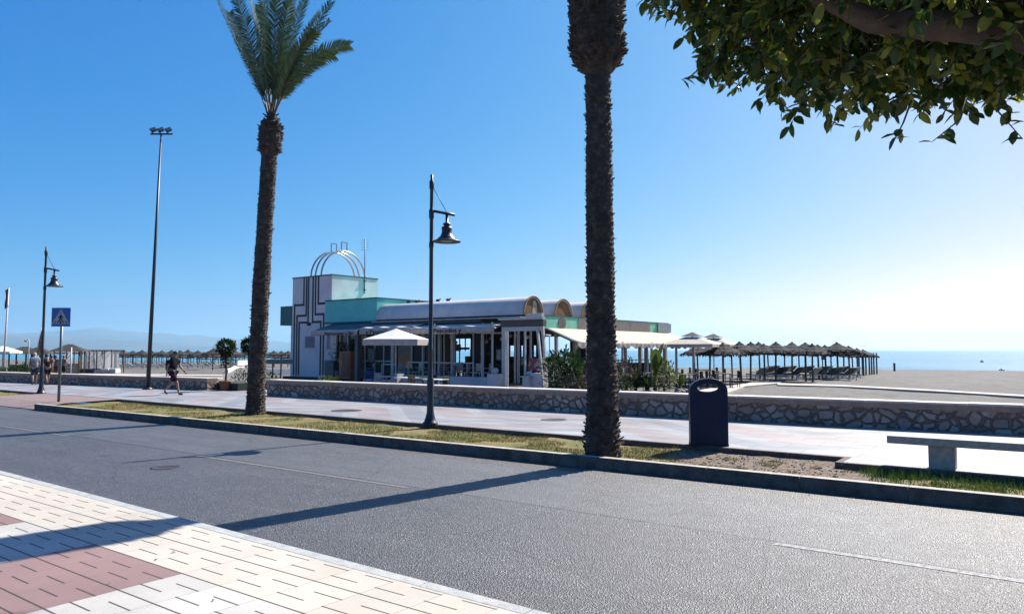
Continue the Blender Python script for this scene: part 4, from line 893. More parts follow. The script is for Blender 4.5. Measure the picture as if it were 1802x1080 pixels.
# parapet of the terrace with wider end pier and ball
def parapet(pa, pb_, t_, y0, nm='parapet', th=.25):
    k = MB(); xa, xb = X(pa, t_), X(pb_, t_); z = zat(y0, (xa + xb) / 2, t_); k.box(xa, t_, -.25, xb, t_ + th, z); return part(k, nm, WHITE, None, .015), xa, xb, z
parapet(640, 700, -2.7, 668); parapet(700.5, 856, -2.65, 661.5)
pr, xa, xb, z = parapet(857, 874, -3.1, 658, 'parapet_pier', .7); k = MB(); k.ball((xb - .25, -2.85, z + .14), .13, 12, 8); k.lathe([(0, 0), (.1, 0), (.05, .05)], 10, (xb - .25, -2.85, z)); k.build('ball_finial', WHITE2, pr)
pr, xa, xb, z = parapet(919, 931, -3.1, 664, 'parapet_pier', .45); k = MB(); k.box(xa - .06, -3.16, z + .002, xb + .06, -2.6, z + .06); k.ball(((xa + xb) / 2, -2.87, z + .16), .10, 12, 8); k.build('ball_finial', WHITE2, pr)
parapet(932, 957, -2.9, 656)
k = MB(); k.box(X(875, -2.9), -2.95, -.2, X(919, -2.9), -2.3, .22); k.box(X(875, -2.9), -2.6, .222, X(919, -2.9), -2.3, FL - .02); part(k, 'steps', BRICKR)
# porch at the right corner with its own small roof
k = MB(); pz0, pz1 = zat(577, X(915, -2.9), -2.9), zat(562, X(915, -2.9), -2.9)
k.add([(X(881, -3), -3.0, pz0 + .05), (X(955, -3), -3.0, pz0 + .05), (X(955, -3), -2.72, pz0 + .06), (X(881, -3), -2.72, pz0 + .06), (X(881, -3), -3.0, pz1 - .03), (X(955, -3), -3.0, pz1 - .03), (X(955, -3), -2.72, pz1 - .02), (X(881, -3), -2.72, pz1 - .02)],
      [(0, 3, 2, 1), (4, 5, 6, 7), (0, 1, 5, 4), (1, 2, 6, 5), (2, 3, 7, 6), (3, 0, 4, 7)]); part(k, 'porch_roof', mat('porch_board', (.20, .165, .15), .8, col2=(.15, .125, .115), scale=4), None, .02)
k = MB(); k.box(X(880, -3) - .05, -3.08, pz1 - .02, X(955, -3) + .05, -2.9, pz1 + .07); k.box(X(884, -3), -2.99, pz0 - .13, X(950, -3), -2.9, pz0 + .045); part(k, 'porch_trim', WHITE2)
k = MB(); k.box(X(925, -2.0), -2.0, pz1 + .1, X(953, -2.0), -1.8, pz1 + .3); part(k, 'upper_trim', WHITE2)
for px, t_, wd in ((889, -2.5, .22), (893, -2.8, .07), (924, -2.85, .07), (912, -.5, .1), (934, 0, .08)):
    x_ = X(px, t_); k = MB(); k.box(x_ - wd / 2, t_ - wd / 2, FL - .3, x_ + wd / 2, t_ + wd / 2, pz0 + .08); part(k, 'porch_post', WHITE2)
k = MB(); k.bar((X(946, -3), -3.02, pz0), (X(957.5, -3.1), -3.1, .1), .09, .09); part(k, 'slanted_pole', WHITE2)
k = MB(); k.bar((X(955, -2.2), -2.2, pz0 + .1), (X(962, -2.2), -2.2, FL), .1, .1); k.bar((X(953, -2.2), -2.25, pz0), (X(960, -1), -1, pz0 - .9), .06, .06); k.bar((X(960, -2.2), -2.2, 2.6), (X(969, -1.5), -1.5, 2.6), .04, .04); k.bar((X(967, -1.5), -1.5, 2.6), (X(967, -1.5), -1.5, 1.2), .04, .04); part(k, 'bracing', WHITE2)
k = MB(); k.box(X(930, -2.5), -2.5, zat(652, X(930, -2.5), -2.5), X(950, -2.5), -2.44, zat(630, X(930, -2.5), -2.5)); part(k, 'poster', mat('red_white_poster', (.30, .05, .07), .5, col2=(.45, .44, .45), scale=5, mix=(.45, .5)))
# awnings
def awning(x0, x1, t0, z0, t1, z1, m, sag=.03, vh=.26, seed=0, mv=None, nx=24):
    k = MB(); r_ = 6; vs = []
    for i in range(nx + 1):
        for j in range(r_ + 1):
            u = i / nx; v = j / r_; vs.append((x0 + (x1 - x0) * u, t0 + (t1 - t0) * v, z0 + (z1 - z0) * v - sag * math.sin(math.pi * v) + .035 * math.sin(u * nx * .8 + seed) * v * (1 if nx > 12 else 0)))
    k.add(vs, [(i * (r_ + 1) + j, (i + 1) * (r_ + 1) + j, (i + 1) * (r_ + 1) + j + 1, i * (r_ + 1) + j + 1) for i in range(nx) for j in range(r_)], True)
    aw = part(k, 'awning', m); so_ = aw.modifiers.new('thick', 'SOLIDIFY'); so_.thickness = .012
    k = MB(); k.bar((x0, t1, z1 - .02), (x1, t1, z1 - .02), .05, .06); k.build('front_bar', WHITE2, aw)
    if vh:
        k = MB(); vs = []; n2 = nx * 4
        for i in range(n2 + 1):
            u = i / n2; x_ = x0 + (x1 - x0) * u; y_ = t1 - .03 + .012 * math.sin(u * n2 * .7)
            vs += [(x_, y_, z1 - .03), (x_, y_ + .01 * math.sin(u * 40), z1 - .03 - vh + .03 * abs(math.sin(u * nx * 1.57)))]
        k.add(vs, [(2 * i, 2 * i + 1, 2 * i + 3, 2 * i + 2) for i in range(n2)], True)
        va = k.build('valance', mv or VAL, aw); so_ = va.modifiers.new('thick', 'SOLIDIFY'); so_.thickness = .006
        return aw, va
    return aw, None
tF = -2.75
def zf(py, px): return zat(py, X(px, tF), tF)
a1, v1 = awning(X(548, tF), X(629, tF), tT - .05, 3.40, tF, zf(581, 590), AWN, vh=.26)
a2, v2 = awning(X(633, tF), X(722, tF), -1.75, zf(572, 680) + .05, tF, zf(576.5, 680), WHITE2, vh=.30, seed=1)
a3, v3 = awning(X(722.6, tF), X(870, tF), -1.75, zf(571, 800) + .05, tF, zf(575.2, 800), WHITE2, vh=.30, seed=2)
k = MB(); k.bar((X(870, tF), tF, zf(577, 870)), (X(887, -1.6), -1.6, zf(567, 880)), .05, .05); k.bar((X(850, -2), -2, zf(585, 850)), (X(886, -2), -2, zf(584, 886)), .03, .05); part(k, 'awning_arm', WHITE2)
def text(s, px, py, h, par, m=LETTER, t_=tF - .055, px2=None):
    cu = bpy.data.curves.new('lettering', 'FONT'); cu.body = s; cu.size = 1; cu.extrude = .01; cu.offset = .018; cu.align_x = 'LEFT'
    to = bpy.data.objects.new('tmp', cu); C.objects.link(to); dg = bpy.context.evaluated_depsgraph_get(); me = bpy.data.meshes.new_from_object(to.evaluated_get(dg)); C.objects.unlink(to); bpy.data.objects.remove(to)
    xs = [v.co.x for v in me.vertices]; w0 = max(xs) - min(xs); x0 = X(px, t_); sx = (X(px2, t_) - x0) / w0; z0 = zat(py, x0, t_)
    for v in me.vertices: v.co = Vector((x0 + (v.co.x - min(xs)) * sx, t_ - v.co.z * .3, z0 + v.co.y * h / .7))
    me.materials.clear(); me.materials.append(m); o = bpy.data.objects.new('lettering', me); C.objects.link(o); o.parent = par; return o
text('Pescados y', 762.5, 585.3, .20, v3, px2=812); text('y Pescados', 643, 587.5, .20, v2, mat('faded_lettering', (.16, .13, .13), .8), px2=690)
text('Restaurante y Bar', 571, 589.5, .17, v1, mat('faded_lettering', (.16, .13, .13), .8), px2=623)
# cream side awning
k = MB(); zz0, zz1, d_ = 2.98, 2.28, 1.75; nx = 26; vs = []
for i in range(nx + 1):
    for j in range(6): v = j / 5; vs.append((.04 + d_ * v, .15 + 13.0 * i / nx, zz0 + (zz1 - zz0) * v + .02 * math.sin(i * 1.3) * v))
k.add(vs, [(i * 6 + j, i * 6 + j + 1, (i + 1) * 6 + j + 1, (i + 1) * 6 + j) for i in range(nx) for j in range(5)], True); aw = part(k, 'awning', CREAM); so_ = aw.modifiers.new('thick', 'SOLIDIFY'); so_.thickness = .012
k = MB(); vs = []
for i in range(105): u = i / 104; vs += [(.04 + d_ + .02, .15 + 13 * u, zz1), (.04 + d_ + .02 + .02 * math.sin(i * 1.7), .15 + 13 * u, zz1 - .10 - .16 * abs(math.sin(i * .47)))]
k.add(vs, [(2 * i, 2 * i + 2, 2 * i + 3, 2 * i + 1) for i in range(104)], True); k.build('valance', VAL, aw)
for t_ in (.16, 13.1): k = MB(); k.bar((.06, t_, zz0 - .06), (.04 + d_, t_, zz1 - .04), .07, .05); k.build('awning_arm', SOFFIT, aw)
for t_ in (1.2, 4.5, 7.6, 10.6, 13.0): k = MB(); k.box(1.6, t_ - .05, -.1, 1.7, t_ + .05, 2.36); part(k, 'awning_post', WHITE2)
# lamps/birds on the roof edge
for px in (718, 733, 770, 788):
    x_ = X(px, .2); k = MB(); k.ball((x_, .2, 4.40 + .12), .11, 8, 6, (1.3, .7, .8)); k.tube([(x_ + .1, .2, 4.55), (x_ + .22, .2, 4.62)], .03, 5); o = k.build('perched_gull', BLACKP, loc=(B0.x, B0.y, 0), rz=BA)
    tag(o, 'small dark bird perched on the vault roof, %s' % {718: 'nearest the tower', 733: 'second from the tower', 770: 'just right of the front street lamp', 788: 'farthest from the tower'}[px], 'bird')

# ------------------------------------------------------------------ terrace furniture
def lw(px, py, z): return G(px, py, z)
# big white parasol in front of the restaurant
pb_ = B0 + BX * X(697, -4.4) + BY * -4.4; Yq = pb_.y; pg = Vector((pb_.x, pb_.y, .05))
root = empty('terrace_parasol', pg, BA + .3, label='large square white parasol open over the tables before the restaurant', cat='parasol')
zt_ = at(697, 578, Yq).z - .05; ze = at(697, 597, Yq).z - .05; hw = 62 / F * Yq * .80
k = MB(); k.tube([(0, 0, 0), (0, 0, zt_ - .02)], .03, 10); k.build('pole', WHITE2, root)
k = MB(); seg = 8; rings_ = 6; vs = []
cs = [(hw * 1.18 * math.cos(math.pi / 4 * i + .39), hw * 1.18 * math.sin(math.pi / 4 * i + .39)) for i in range(8)]
vs = [(0, 0, zt_)]
for j in range(1, rings_ + 1):
    for c in cs: v = j / rings_; vs.append((c[0] * v, c[1] * v, zt_ - (zt_ - ze) * v ** .92))
k.add(vs, [(0, 1 + i, 1 + (i + 1) % 8) for i in range(8)] + [(1 + (j - 1) * 8 + i, 1 + j * 8 + i, 1 + j * 8 + (i + 1) % 8, 1 + (j - 1) * 8 + (i + 1) % 8) for j in range(1, rings_) for i in range(8)])
cn = k.build('canopy', CANVAS, root); so_ = cn.modifiers.new('t', 'SOLIDIFY'); so_.thickness = .01
k = MB(); vs = [(c[0] * 1.003, c[1] * 1.003, ze - .005) for c in cs] + [(c[0] * 1.003, c[1] * 1.003, ze - .27) for c in cs]; k.add(vs, [(i, 8 + i, 8 + (i + 1) % 8, (i + 1) % 8) for i in range(8)]); vl = k.build('valance', VAL, cn); so_ = vl.modifiers.new('t', 'SOLIDIFY'); so_.thickness = .006
for c in cs: k = MB(); k.tube([(0, 0, ze - .25), (c[0] * .5, c[1] * .5, zt_ - (zt_ - ze) * .5 - .04), (c[0], c[1], ze - .02)], .012, 5); k.build('rib', WHITE2, root)
k = MB(); k.lathe([(0, 0), (.32, 0), (.32, .06), (.05, .08), (.05, .3), (0, .3)], 16); k.build('base', CONC, root)

def make_chair(name='terrace_chair', m=WHITE2, seatm=None):
    r_ = empty(name); seatm = seatm or m
    k = MB(); k.cb((0, 0, .45), .44, .42, .035); k.build('seat', seatm, r_)
    k = MB(); k.cb((0, .20, .70), .42, .03, .36); k.build('backrest', seatm, r_)
    for sx in (-.19, .19):
        for sy in (-.18, .19): k = MB(); k.bar((sx, sy, 0), (sx * .97, sy, .445 if sy < 0 else .55), .03, .03); k.build('leg', m, r_)
        k = MB(); k.bar((sx * 1.1, -.17, .66), (sx * 1.1, .2, .66), .035, .02); k.build('armrest', m, r_)
    return r_
def make_table(m=WHITE2):
    r_ = empty('terrace_table'); k = MB(); k.cb((0, 0, .735), .8, .8, .03); k.build('tabletop', m, r_, bevel=.005)
    for sx in (-.34, .34):
        for sy in (-.34, .34): k = MB(); k.bar((sx, sy, 0), (sx, sy, .72), .035, .035); k.build('leg', m, r_)
    return r_
DKC = mat('dark_wicker', (.03, .027, .026), .8, col2=(.08, .07, .065), scale=30)
BLC = mat('blue_plastic', (.03, .10, .45), .4, col2=(.10, .22, .7), scale=4)
CH = {'w': make_chair(), 'd': make_chair('terrace_chair', DKC), 'b': make_chair('terrace_chair', BLC, BLC)}
TB = {'w': make_table(), 'd': make_table(DKC)}
used = set()
def place(src, key, loc, rz, label, cat, group):
    if id(src) in used: o = copy_tree(src, loc, rz)
    else: o = src; used.add(id(src)); o.location = loc; o.rotation_euler.z = rz
    tag(o, label, cat, group); return o
# outside on the sand in front (picture x 630-780)
def gB(px, t_, z=None):
    x_ = X(px, t_); p = wpos(x_, t_); p.z = .05 if z is None else z; return p
for px, t_, key, rz, lb in ((686, -4.9, 'w', .3, 'white terrace table nearest the blue stacked chairs'), (716, -5.6, 'w', .1, 'white terrace table under the right half of the large parasol'), (745, -6.0, 'd', 0, 'dark terrace table just left of the front street lamp'), (768, -6.2, 'w', .2, 'white table just right of the front street lamp')):
    place(TB[key], key, gB(px, t_), BA + rz, lb, 'table', 'tables on the outer terrace')
for px, t_, key, rz, lb in ((672, -4.8, 'w', 1.6, 'pale chair between the blue stack and the first white table'), (699, -5.3, 'w', -1.5, 'white chair beside the parasol pole facing left'), (706, -4.6, 'w', 1.4, 'white chair behind the parasol pole'),
                            (731, -5.9, 'd', 1.6, 'dark chair left of the dark terrace table'), (757, -5.5, 'd', 0, 'dark chair half hidden by the front street lamp'), (779, -5.9, 'd', -1.5, 'dark chair right of the front street lamp')):
    place(CH[key], key, gB(px, t_), BA + rz, lb, 'chair', 'chairs on the outer terrace')
for j in range(4):
    place(CH['b'], 'b', gB(650, -4.3, .05 + j * .13) + Vector((0, 0, 0)), BA - .6, 'blue and white chair, %s of the stack by the orange kiosk' % ['lowest', 'second from the bottom', 'third from the bottom', 'topmost'][j], 'chair', 'stacked blue chairs')
# inside: dark tables and chairs
n_in = 0
for px, t_ in ((800, -.6), (822, -.3), (790, 1.5), (845, .6), (870, 1.0), (903, -.2), (930, .5), (900, 3.0), (860, 4), (815, 4.2), (935, 3.5), (940, 6.5), (900, 7), (960, 9)):
    xi = X(px, t_)
    if xi > -.8: xi = -.9
    p = wpos(xi, t_); p.z = FL + .003; lb = 'dark table inside the shaded dining room of the restaurant'; n_in += 1
    place(TB['d'], 'd', p, BA, lb, 'table', 'tables in the shaded dining room')
    for s_ in (-1, 1):
        q = p + BX * (.62 * s_); place(CH['d'], 'd', q, BA - s_ * math.pi / 2, 'dark chair at a table inside the shaded dining room', 'chair', 'chairs in the shaded dining room')
for i, (px, t_, rz) in enumerate(((806, -1.0, .4), (818, -1.1, -1.2), (829, -.9, 2.2), (841, -1.1, .2), (790, -1.0, 1.6), (856, -1.0, -.6), (712, -1.9, 1.5), (735, -1.9, -.3), (752, -1.8, 2.4))):
    q = wpos(X(px, t_), t_); q.z = FL + .003; place(CH['w'], 'w', q, BA + rz, ['pale chair behind the terrace parapet below the Pescados lettering', 'pale chair turned sideways behind the terrace parapet', 'pale chair facing away behind the terrace parapet', 'pale chair near the parapet pier', 'pale chair by the white double posts', 'pale chair beside the porch pillar', 'pale chair under the middle of the large parasol', 'pale chair behind the low railing', 'pale chair beside the front street lamp on the raised floor'][i], 'chair', 'pale chairs behind the terrace parapet')
for i, (px, t_, z0, w_, h_, lb) in enumerate(((655, -1.3, 1.3, .55, .75, 'pale menu board left of the big parasol pole'), (806, 4.7, 1.9, .5, .4, 'small sign hanging inside the dining room'), (879, -2.5, 1.5, .3, .5, 'menu frame on the porch pillar'))):
    xx = X(px, t_); k = MB(); k.box(xx - w_ / 2, t_ - .05, z0, xx + w_ / 2, t_ - .02, z0 + h_); k.m = 1; k.box(xx - w_ / 2 + .04, t_ - .056, z0 + .04, xx + w_ / 2 - .04, t_ - .051, z0 + h_ - .04)
    tag(k.build('menu_board', [SOFFIT, mat('menu_paper', (.5, .48, .45), .8, col2=(.25, .22, .22), scale=12, mix=(.45, .55))], loc=(B0.x, B0.y, 0), rz=BA), lb, 'board')
# side terrace under the cream awning and beyond
for i, (px, Y) in enumerate(((1120, 33), (1145, 38), (1175, 40), (1205, 36), (1228, 38), (1250, 41), (1272, 37), (1238, 44))):
    p = at(px, 616, Y); p.z = .05
    place(TB['d'], 'd', p, .2 * i, ['dark table under the cream awning nearest the big palm', 'dark table under the cream awning behind the banana plant', 'dark table under the far end of the cream awning', 'dark table left of the litter bin under the cream parasol', 'dark table under the left cream parasol', 'dark table under the right cream parasol', 'dark table between litter bin and thatched parasols', 'dark table farthest back below the cream parasols'][i], 'table', 'tables on the side terrace')
    for s_ in (-1, 1):
        q = p + Vector((.6 * s_, .1, 0)); place(CH['d'], 'd', q, -s_ * math.pi / 2, 'dark wicker chair at a side terrace table between awning and litter bin', 'chair', 'chairs on the side terrace')
# orange kiosk cabinet and cooler by the shop front
p = gB(612, -2.0, FL + .003); root = empty('vending_cabinet', p, BA, label='orange red upright cabinet standing by the shop front', cat='cabinet')
k = MB(); k.box(-.32, -.3, 0, .55, .3, 1.45); k.build('body', ORANGE, root, bevel=.02); k = MB(); k.box(-.1, -.325, .1, .5, -.303, 1.38); k.build('door', mat('dark_red_door', (.20, .05, .04), .4), root); k = MB(); k.box(-.07, -.345, .7, -.04, -.328, .95); k.build('handle', CHROME, root)
p = gB(596, -1.9, FL + .003); root = empty('flower_stand', p, BA, label='bouquet of pale flowers and leaves on top of the shop front display', cat='plant')
k = MB(); k.lathe([(0, 0), (.16, 0), (.2, .4), (0, .4)], 12); k.build('pot', mat('grey_counter', (.2, .2, .2), .6), root)
k = MB(); kf = MB()
for _ in range(240):
    d = Vector((random.gauss(0, 1), random.gauss(0, 1), random.gauss(.3, .8))).normalized(); q = Vector((.25, 0, 1.35)) + d * random.uniform(.1, .6); leaf(k if random.random() < .7 else kf, q, d, Vector((.3, .2, 1)), .16, .1)
k.tube([(0, 0, .3), (.1, 0, .8), (.25, 0, 1.3)], .03, 6); k.build('leaves', LEAFP, root); kf.build('flowers', mat('pale_petal', (.4, .4, .36), .8), root)

# ------------------------------------------------------------------ plants
def shrub(name, p, h, wd, cnt, m, label, L=.16, asp=.3, up=.6, cat='shrub', stemm=None, group=None):
    root = empty(name, p, label=label, cat=cat, group=group); k = MB(); ks = MB()
    for s_ in range(6):
        a = s_ * 1.05; e = Vector((math.cos(a) * wd * .5, math.sin(a) * wd * .5, h * .7)); ks.tube([(0, 0, -.05), e * .5 + Vector((0, 0, h * .1)), e], [.02, .014, .006], 5)
    for _ in range(cnt):
        d = Vector((random.gauss(0, 1), random.gauss(0, 1), random.gauss(.2, 1))).normalized(); rr_ = random.uniform(.35, 1) ** .6
        q = Vector((d.x * wd * rr_, d.y * wd * rr_, h * .5 + d.z * h * .5 * rr_)); q *= 1 + .25 * nz(q.x, q.y, q.z, 2.2); q.z = max(.02, q.z)
        dd = (d + Vector((random.uniform(-.6, .6), random.uniform(-.6, .6), up))).normalized()
        if abs(dd.z) > .99: continue
        leaf(k, q, dd, Vector((random.uniform(-.5, .5), random.uniform(-.5, .5), 1)), L * random.uniform(.6, 1.2), L * asp)
    k.build('leaves', m, root); ks.build('stems', stemm or TWIG, root); return root
def blade_plant(name, p, h, cnt, m, label, wd=.07, spread=.5, cat='plant', big=False):
    root = empty(name, p, label=label, cat=cat); k = MB()
    for i in range(cnt):
        a = random.uniform(0, 6.283); o = Vector((math.cos(a), math.sin(a), 0)); s_ = Vector((-o.y, o.x, 0)); hh = h * random.uniform(.5, 1.05); sp_ = spread * random.uniform(.1, 1)
        st_ = .45 if big else .0; w0 = wd * random.uniform(.7, 1.2); vs = []; n = 9
        for j in range(n + 1):
            t = j / n; c = o * sp_ * (t ** 1.6) * h + Vector((0, 0, hh * (t - .18 * t ** 3 * (1 + sp_))))
            w_ = w0 * (math.sin(math.pi * min(1, max(.03, (t - st_) / (1 - st_) * .93 + .07))) if t > st_ else .12); fold = w_ * .25
            vs += [c - s_ * w_ + o * 0 + Vector((0, 0, fold)), c, c + s_ * w_ + Vector((0, 0, fold))]
        fs = []
        for j in range(n):
            b = j * 3; fs += [(b, b + 1, b + 4, b + 3), (b + 1, b + 2, b + 5, b + 4)]
        k.add(vs, fs, True)
    k.build('leaves', m, root)
    k = MB(); k.lathe([(0, -.05), (.09, -.05), (.07, h * .12), (0, h * .15)], 8); k.build('stem', RACH, root); return root
def gp(px, py, z=.12): p = G(px, py, z); return p
k = MB(); n_ = 40
for (px, Y, wr, dr) in ((1000, 28.5, 2.1, 2.2), (1120, 31, 3.6, 2.6), (1180, 33.5, 1.6, 1.9)):
    c = at(px, 616, Y); vs = [(c.x, c.y, .26)]
    for j in range(1, 5):
        for i in range(24): a = 6.283 * i / 24; q = 1 + .15 * nz(math.cos(a), math.sin(a), px, 2); vs.append((c.x + wr * q * j / 4 * math.cos(a), c.y + dr * q * j / 4 * math.sin(a), .26 - .24 * (j / 4) ** 2 + .03 * nz(i, j, px, .9)))
    k.add(vs, [(0, 1 + i, 1 + (i + 1) % 24) for i in range(24)] + [(1 + (j - 1) * 24 + i, 1 + j * 24 + i, 1 + j * 24 + (i + 1) % 24, 1 + (j - 1) * 24 + (i + 1) % 24) for j in range(1, 4) for i in range(24)], True)
struct(k.build('flower_bed', mat('bed_soil', (.20, .15, .11), .95, col2=(.12, .085, .06), scale=6, bump=1)))
def pp(px, Y, z=.2): p = at(px, 616, Y); p.z = z; return p
shrub('garden_shrub', pp(992, 28.5), 1.75, .85, 950, LEAFP, 'tall dark bushy shrub immediately left of the big palm trunk', L=.2, asp=.28)
shrub('garden_shrub', pp(975, 29.5), 1.45, .55, 380, LEAFP, 'dark shrub against the white porch pole', L=.18, asp=.3)
blade_plant('strelitzia', pp(1018, 29.5), 2.5, 16, LEAFP, 'tall strelitzia with big leaves rising above the dark shrub', wd=.13, spread=.55, big=True)
blade_plant('strelitzia', pp(1152, 31.5), 2.6, 7, LEAFY, 'tall banana-like plant with upright leaves against the cream awning', wd=.20, spread=.2, big=True)
blade_plant('spiky_plant', pp(1118, 31.0), 1.35, 46, LEAFP, 'dark sword-leaved clump right of the big palm trunk', wd=.05, spread=.7)
blade_plant('spiky_plant', pp(1140, 30.5), 1.1, 40, LEAFP, 'sword-leaved clump at the foot of the banana-like plant', wd=.05, spread=.8)
blade_plant('spiky_plant', pp(1196, 33.5), .95, 60, LEAFY, 'yellow green spiky clump left of the litter bin', wd=.035, spread=.7)
shrub('garden_shrub', pp(1100, 30.8), 1.35, .5, 420, DRYL, 'dry purplish brown bush right beside the big palm trunk', L=.16, asp=.3)
shrub('garden_shrub', pp(1168, 31.5), 1.25, .6, 520, LEAFY, 'light olive bush right of the banana-like plant', L=.15, asp=.35)
shrub('garden_shrub', pp(1092, 29.0), .7, .6, 320, LEAFP, 'low dark bush at the foot of the brown bush', L=.14, asp=.3)
shrub('garden_shrub', pp(1035, 28.0), .8, .6, 420, DRYL, 'low dry bush partly behind the big palm trunk', L=.14, asp=.3)
shrub('garden_shrub', pp(583, 34.5, .1), .62, .62, 420, LEAFY, 'bright green low bush beneath the shop front counter', L=.12, asp=.4)
rnd = random.Random(4)
for i in range(30):
    px = rnd.uniform(1068, 1232); Y = rnd.uniform(27.6, 29.5) + (px - 1068) / 60; r_ = rnd.uniform(.07, .2)
    k = MB(); k.ball((0, 0, r_ * .35), r_, 9, 6, (1.2, .9, .7), .16); tag(k.build('garden_rock', ROCK, loc=pp(px, Y, .16), rz=rnd.uniform(0, 6)), 'pale rounded rock edging the planted bed behind the stone wall', 'rock', group='rocks edging the planted bed')
# potted tree near the wall gap
def ball_tree(name, p, h0, h1, r_, label, pot=True, cnt=900, cat='tree', vine=False):
    root = empty(name, p, label=label, cat=cat); zb = .0
    if pot:
        k = MB(); k.lathe([(0, 0), (.17, 0), (.18, .03), (.23, .36), (.27, .36), (.27, .43), (.22, .43), (.21, .39), (0, .39)], 20); k.build('pot', TERRA, root)
    k = MB(); k.tube([(0, 0, .2), (.03, .02, h0 * .5), (0, 0, h0), (.02, 0, h1 * .8)], [.05, .045, .05, .02], 8)
    for s_ in range(5): a = s_ * 1.3; k.tube([(0, 0, h0 * .95), (math.cos(a) * r_ * .6, math.sin(a) * r_ * .6, (h0 + h1) / 2)], [.025, .008], 5)
    k.build('trunk', BARK, root); k = MB(); c = Vector((0, 0, (h0 + h1) / 2)); hz = (h1 - h0) / 2
    for _ in range(cnt):
        d = Vector((random.gauss(0, 1), random.gauss(0, 1), random.gauss(0, 1))).normalized(); q = c + Vector((d.x * r_, d.y * r_, d.z * hz)) * random.uniform(.35, 1) ** .5 * (1 + .3 * nz(d.x * 2, d.y * 2, d.z * 2 + p.x, 1.2))
        dd = (d + Vector((random.uniform(-1, 1), random.uniform(-1, 1), random.uniform(-1, 1))) * .8).normalized()
        if abs(dd.z) < .98: leaf(k, q, dd, Vector((random.uniform(-.5, .5), random.uniform(-.5, .5), 1)), .13, .07)
    if vine:
        for _ in range(130):
            z = random.uniform(1.0, h0); a = random.uniform(0, 6.28); leaf(k, Vector((math.cos(a) * .13, math.sin(a) * .13, z)), Vector((math.cos(a), math.sin(a), -.3)).normalized(), Vector((0, 0, 1)), .14, .08)
    k.build('crown', LEAFP, root); return root
p = G(396, 687, ZP); ball_tree('potted_tree', p, at(396, 624, p.y).z - ZP, at(396, 597, p.y).z - ZP, .40, 'round-headed little tree in a terracotta pot at the wall gap', vine=True)
p = at(437, 616, 40); p.z = sandz(p); ball_tree('small_tree', p, at(437, 620, 40).z - p.z, at(437, 595, 40).z - p.z, .36, 'small round-headed tree peeping out left of the slender palm trunk', pot=False)
p = G(478, 668, .2); p = at(474, 616, 34); p.z = .1; shrub('garden_shrub', p, .85, .5, 260, LEAFP, 'low shrub just right of the slender palm trunk', L=.15)
p = at(428, 616, 34); p.z = .1; shrub('garden_shrub', p, .9, .45, 240, LEAFP, 'low shrub just left of the slender palm trunk', L=.15)
p = at(412, 616, 33); p.z = .1; k = MB(); k.box(-1.1, -.5, 0, 1.1, .5, .42); tag(k.build('hedge_box', mat('green_planter', (.02, .05, .035), .8), loc=p, rz=RA), 'dark green planter box between the potted tree and the slender palm', 'planter')
# beach ramp: two low white walls and a paved way
sandpoly([(398, 650), (424, 640), (446, 640), (450, 690), (374, 690), (380, 672)], 'path', mat('ramp_paving', (.28, .26, .24), .9, col2=(.2, .19, .18), scale=3), .03)
def lowwall(a, b, h, label, th=.18):
    a = G(*a, .0); b = G(*b, .0); a.z = sandz(a); b.z = sandz(b); k = MB(); k.bar(Vector((0, 0, h / 2)), (b - a) + Vector((0, 0, h / 2)), th, h); tag(k.build('ramp_wall', WHITE, loc=a), label, 'low wall')
lowwall((400, 654), (418, 643), .35, 'white sloping kerb wall left of the beach ramp')
lowwall((417, 643), (436, 642), .95, 'white low wall closing the far end of the beach ramp')
lowwall((470, 658), (509, 657), .5, 'white low wall left of the striped tower')
# white board table-like sign on two legs by the tower
p = at(486, 616, 38); p.z = .0; root = empty('beach_shelter', p, .3, label='pale flat-topped stand on two dark legs left of the striped tower', cat='stand')
k = MB(); k.box(-.9, -.05, at(486, 640, 38).z, .9, .05, at(486, 632, 38).z); k.build('panel', mat('beige_board', (.35, .32, .28), .8), root)
for x_ in (-.15, .25): k = MB(); k.box(x_ - .035, -.03, -.1, x_ + .035, .03, at(486, 640, 38).z - .002); k.build('leg', WOODD, root)

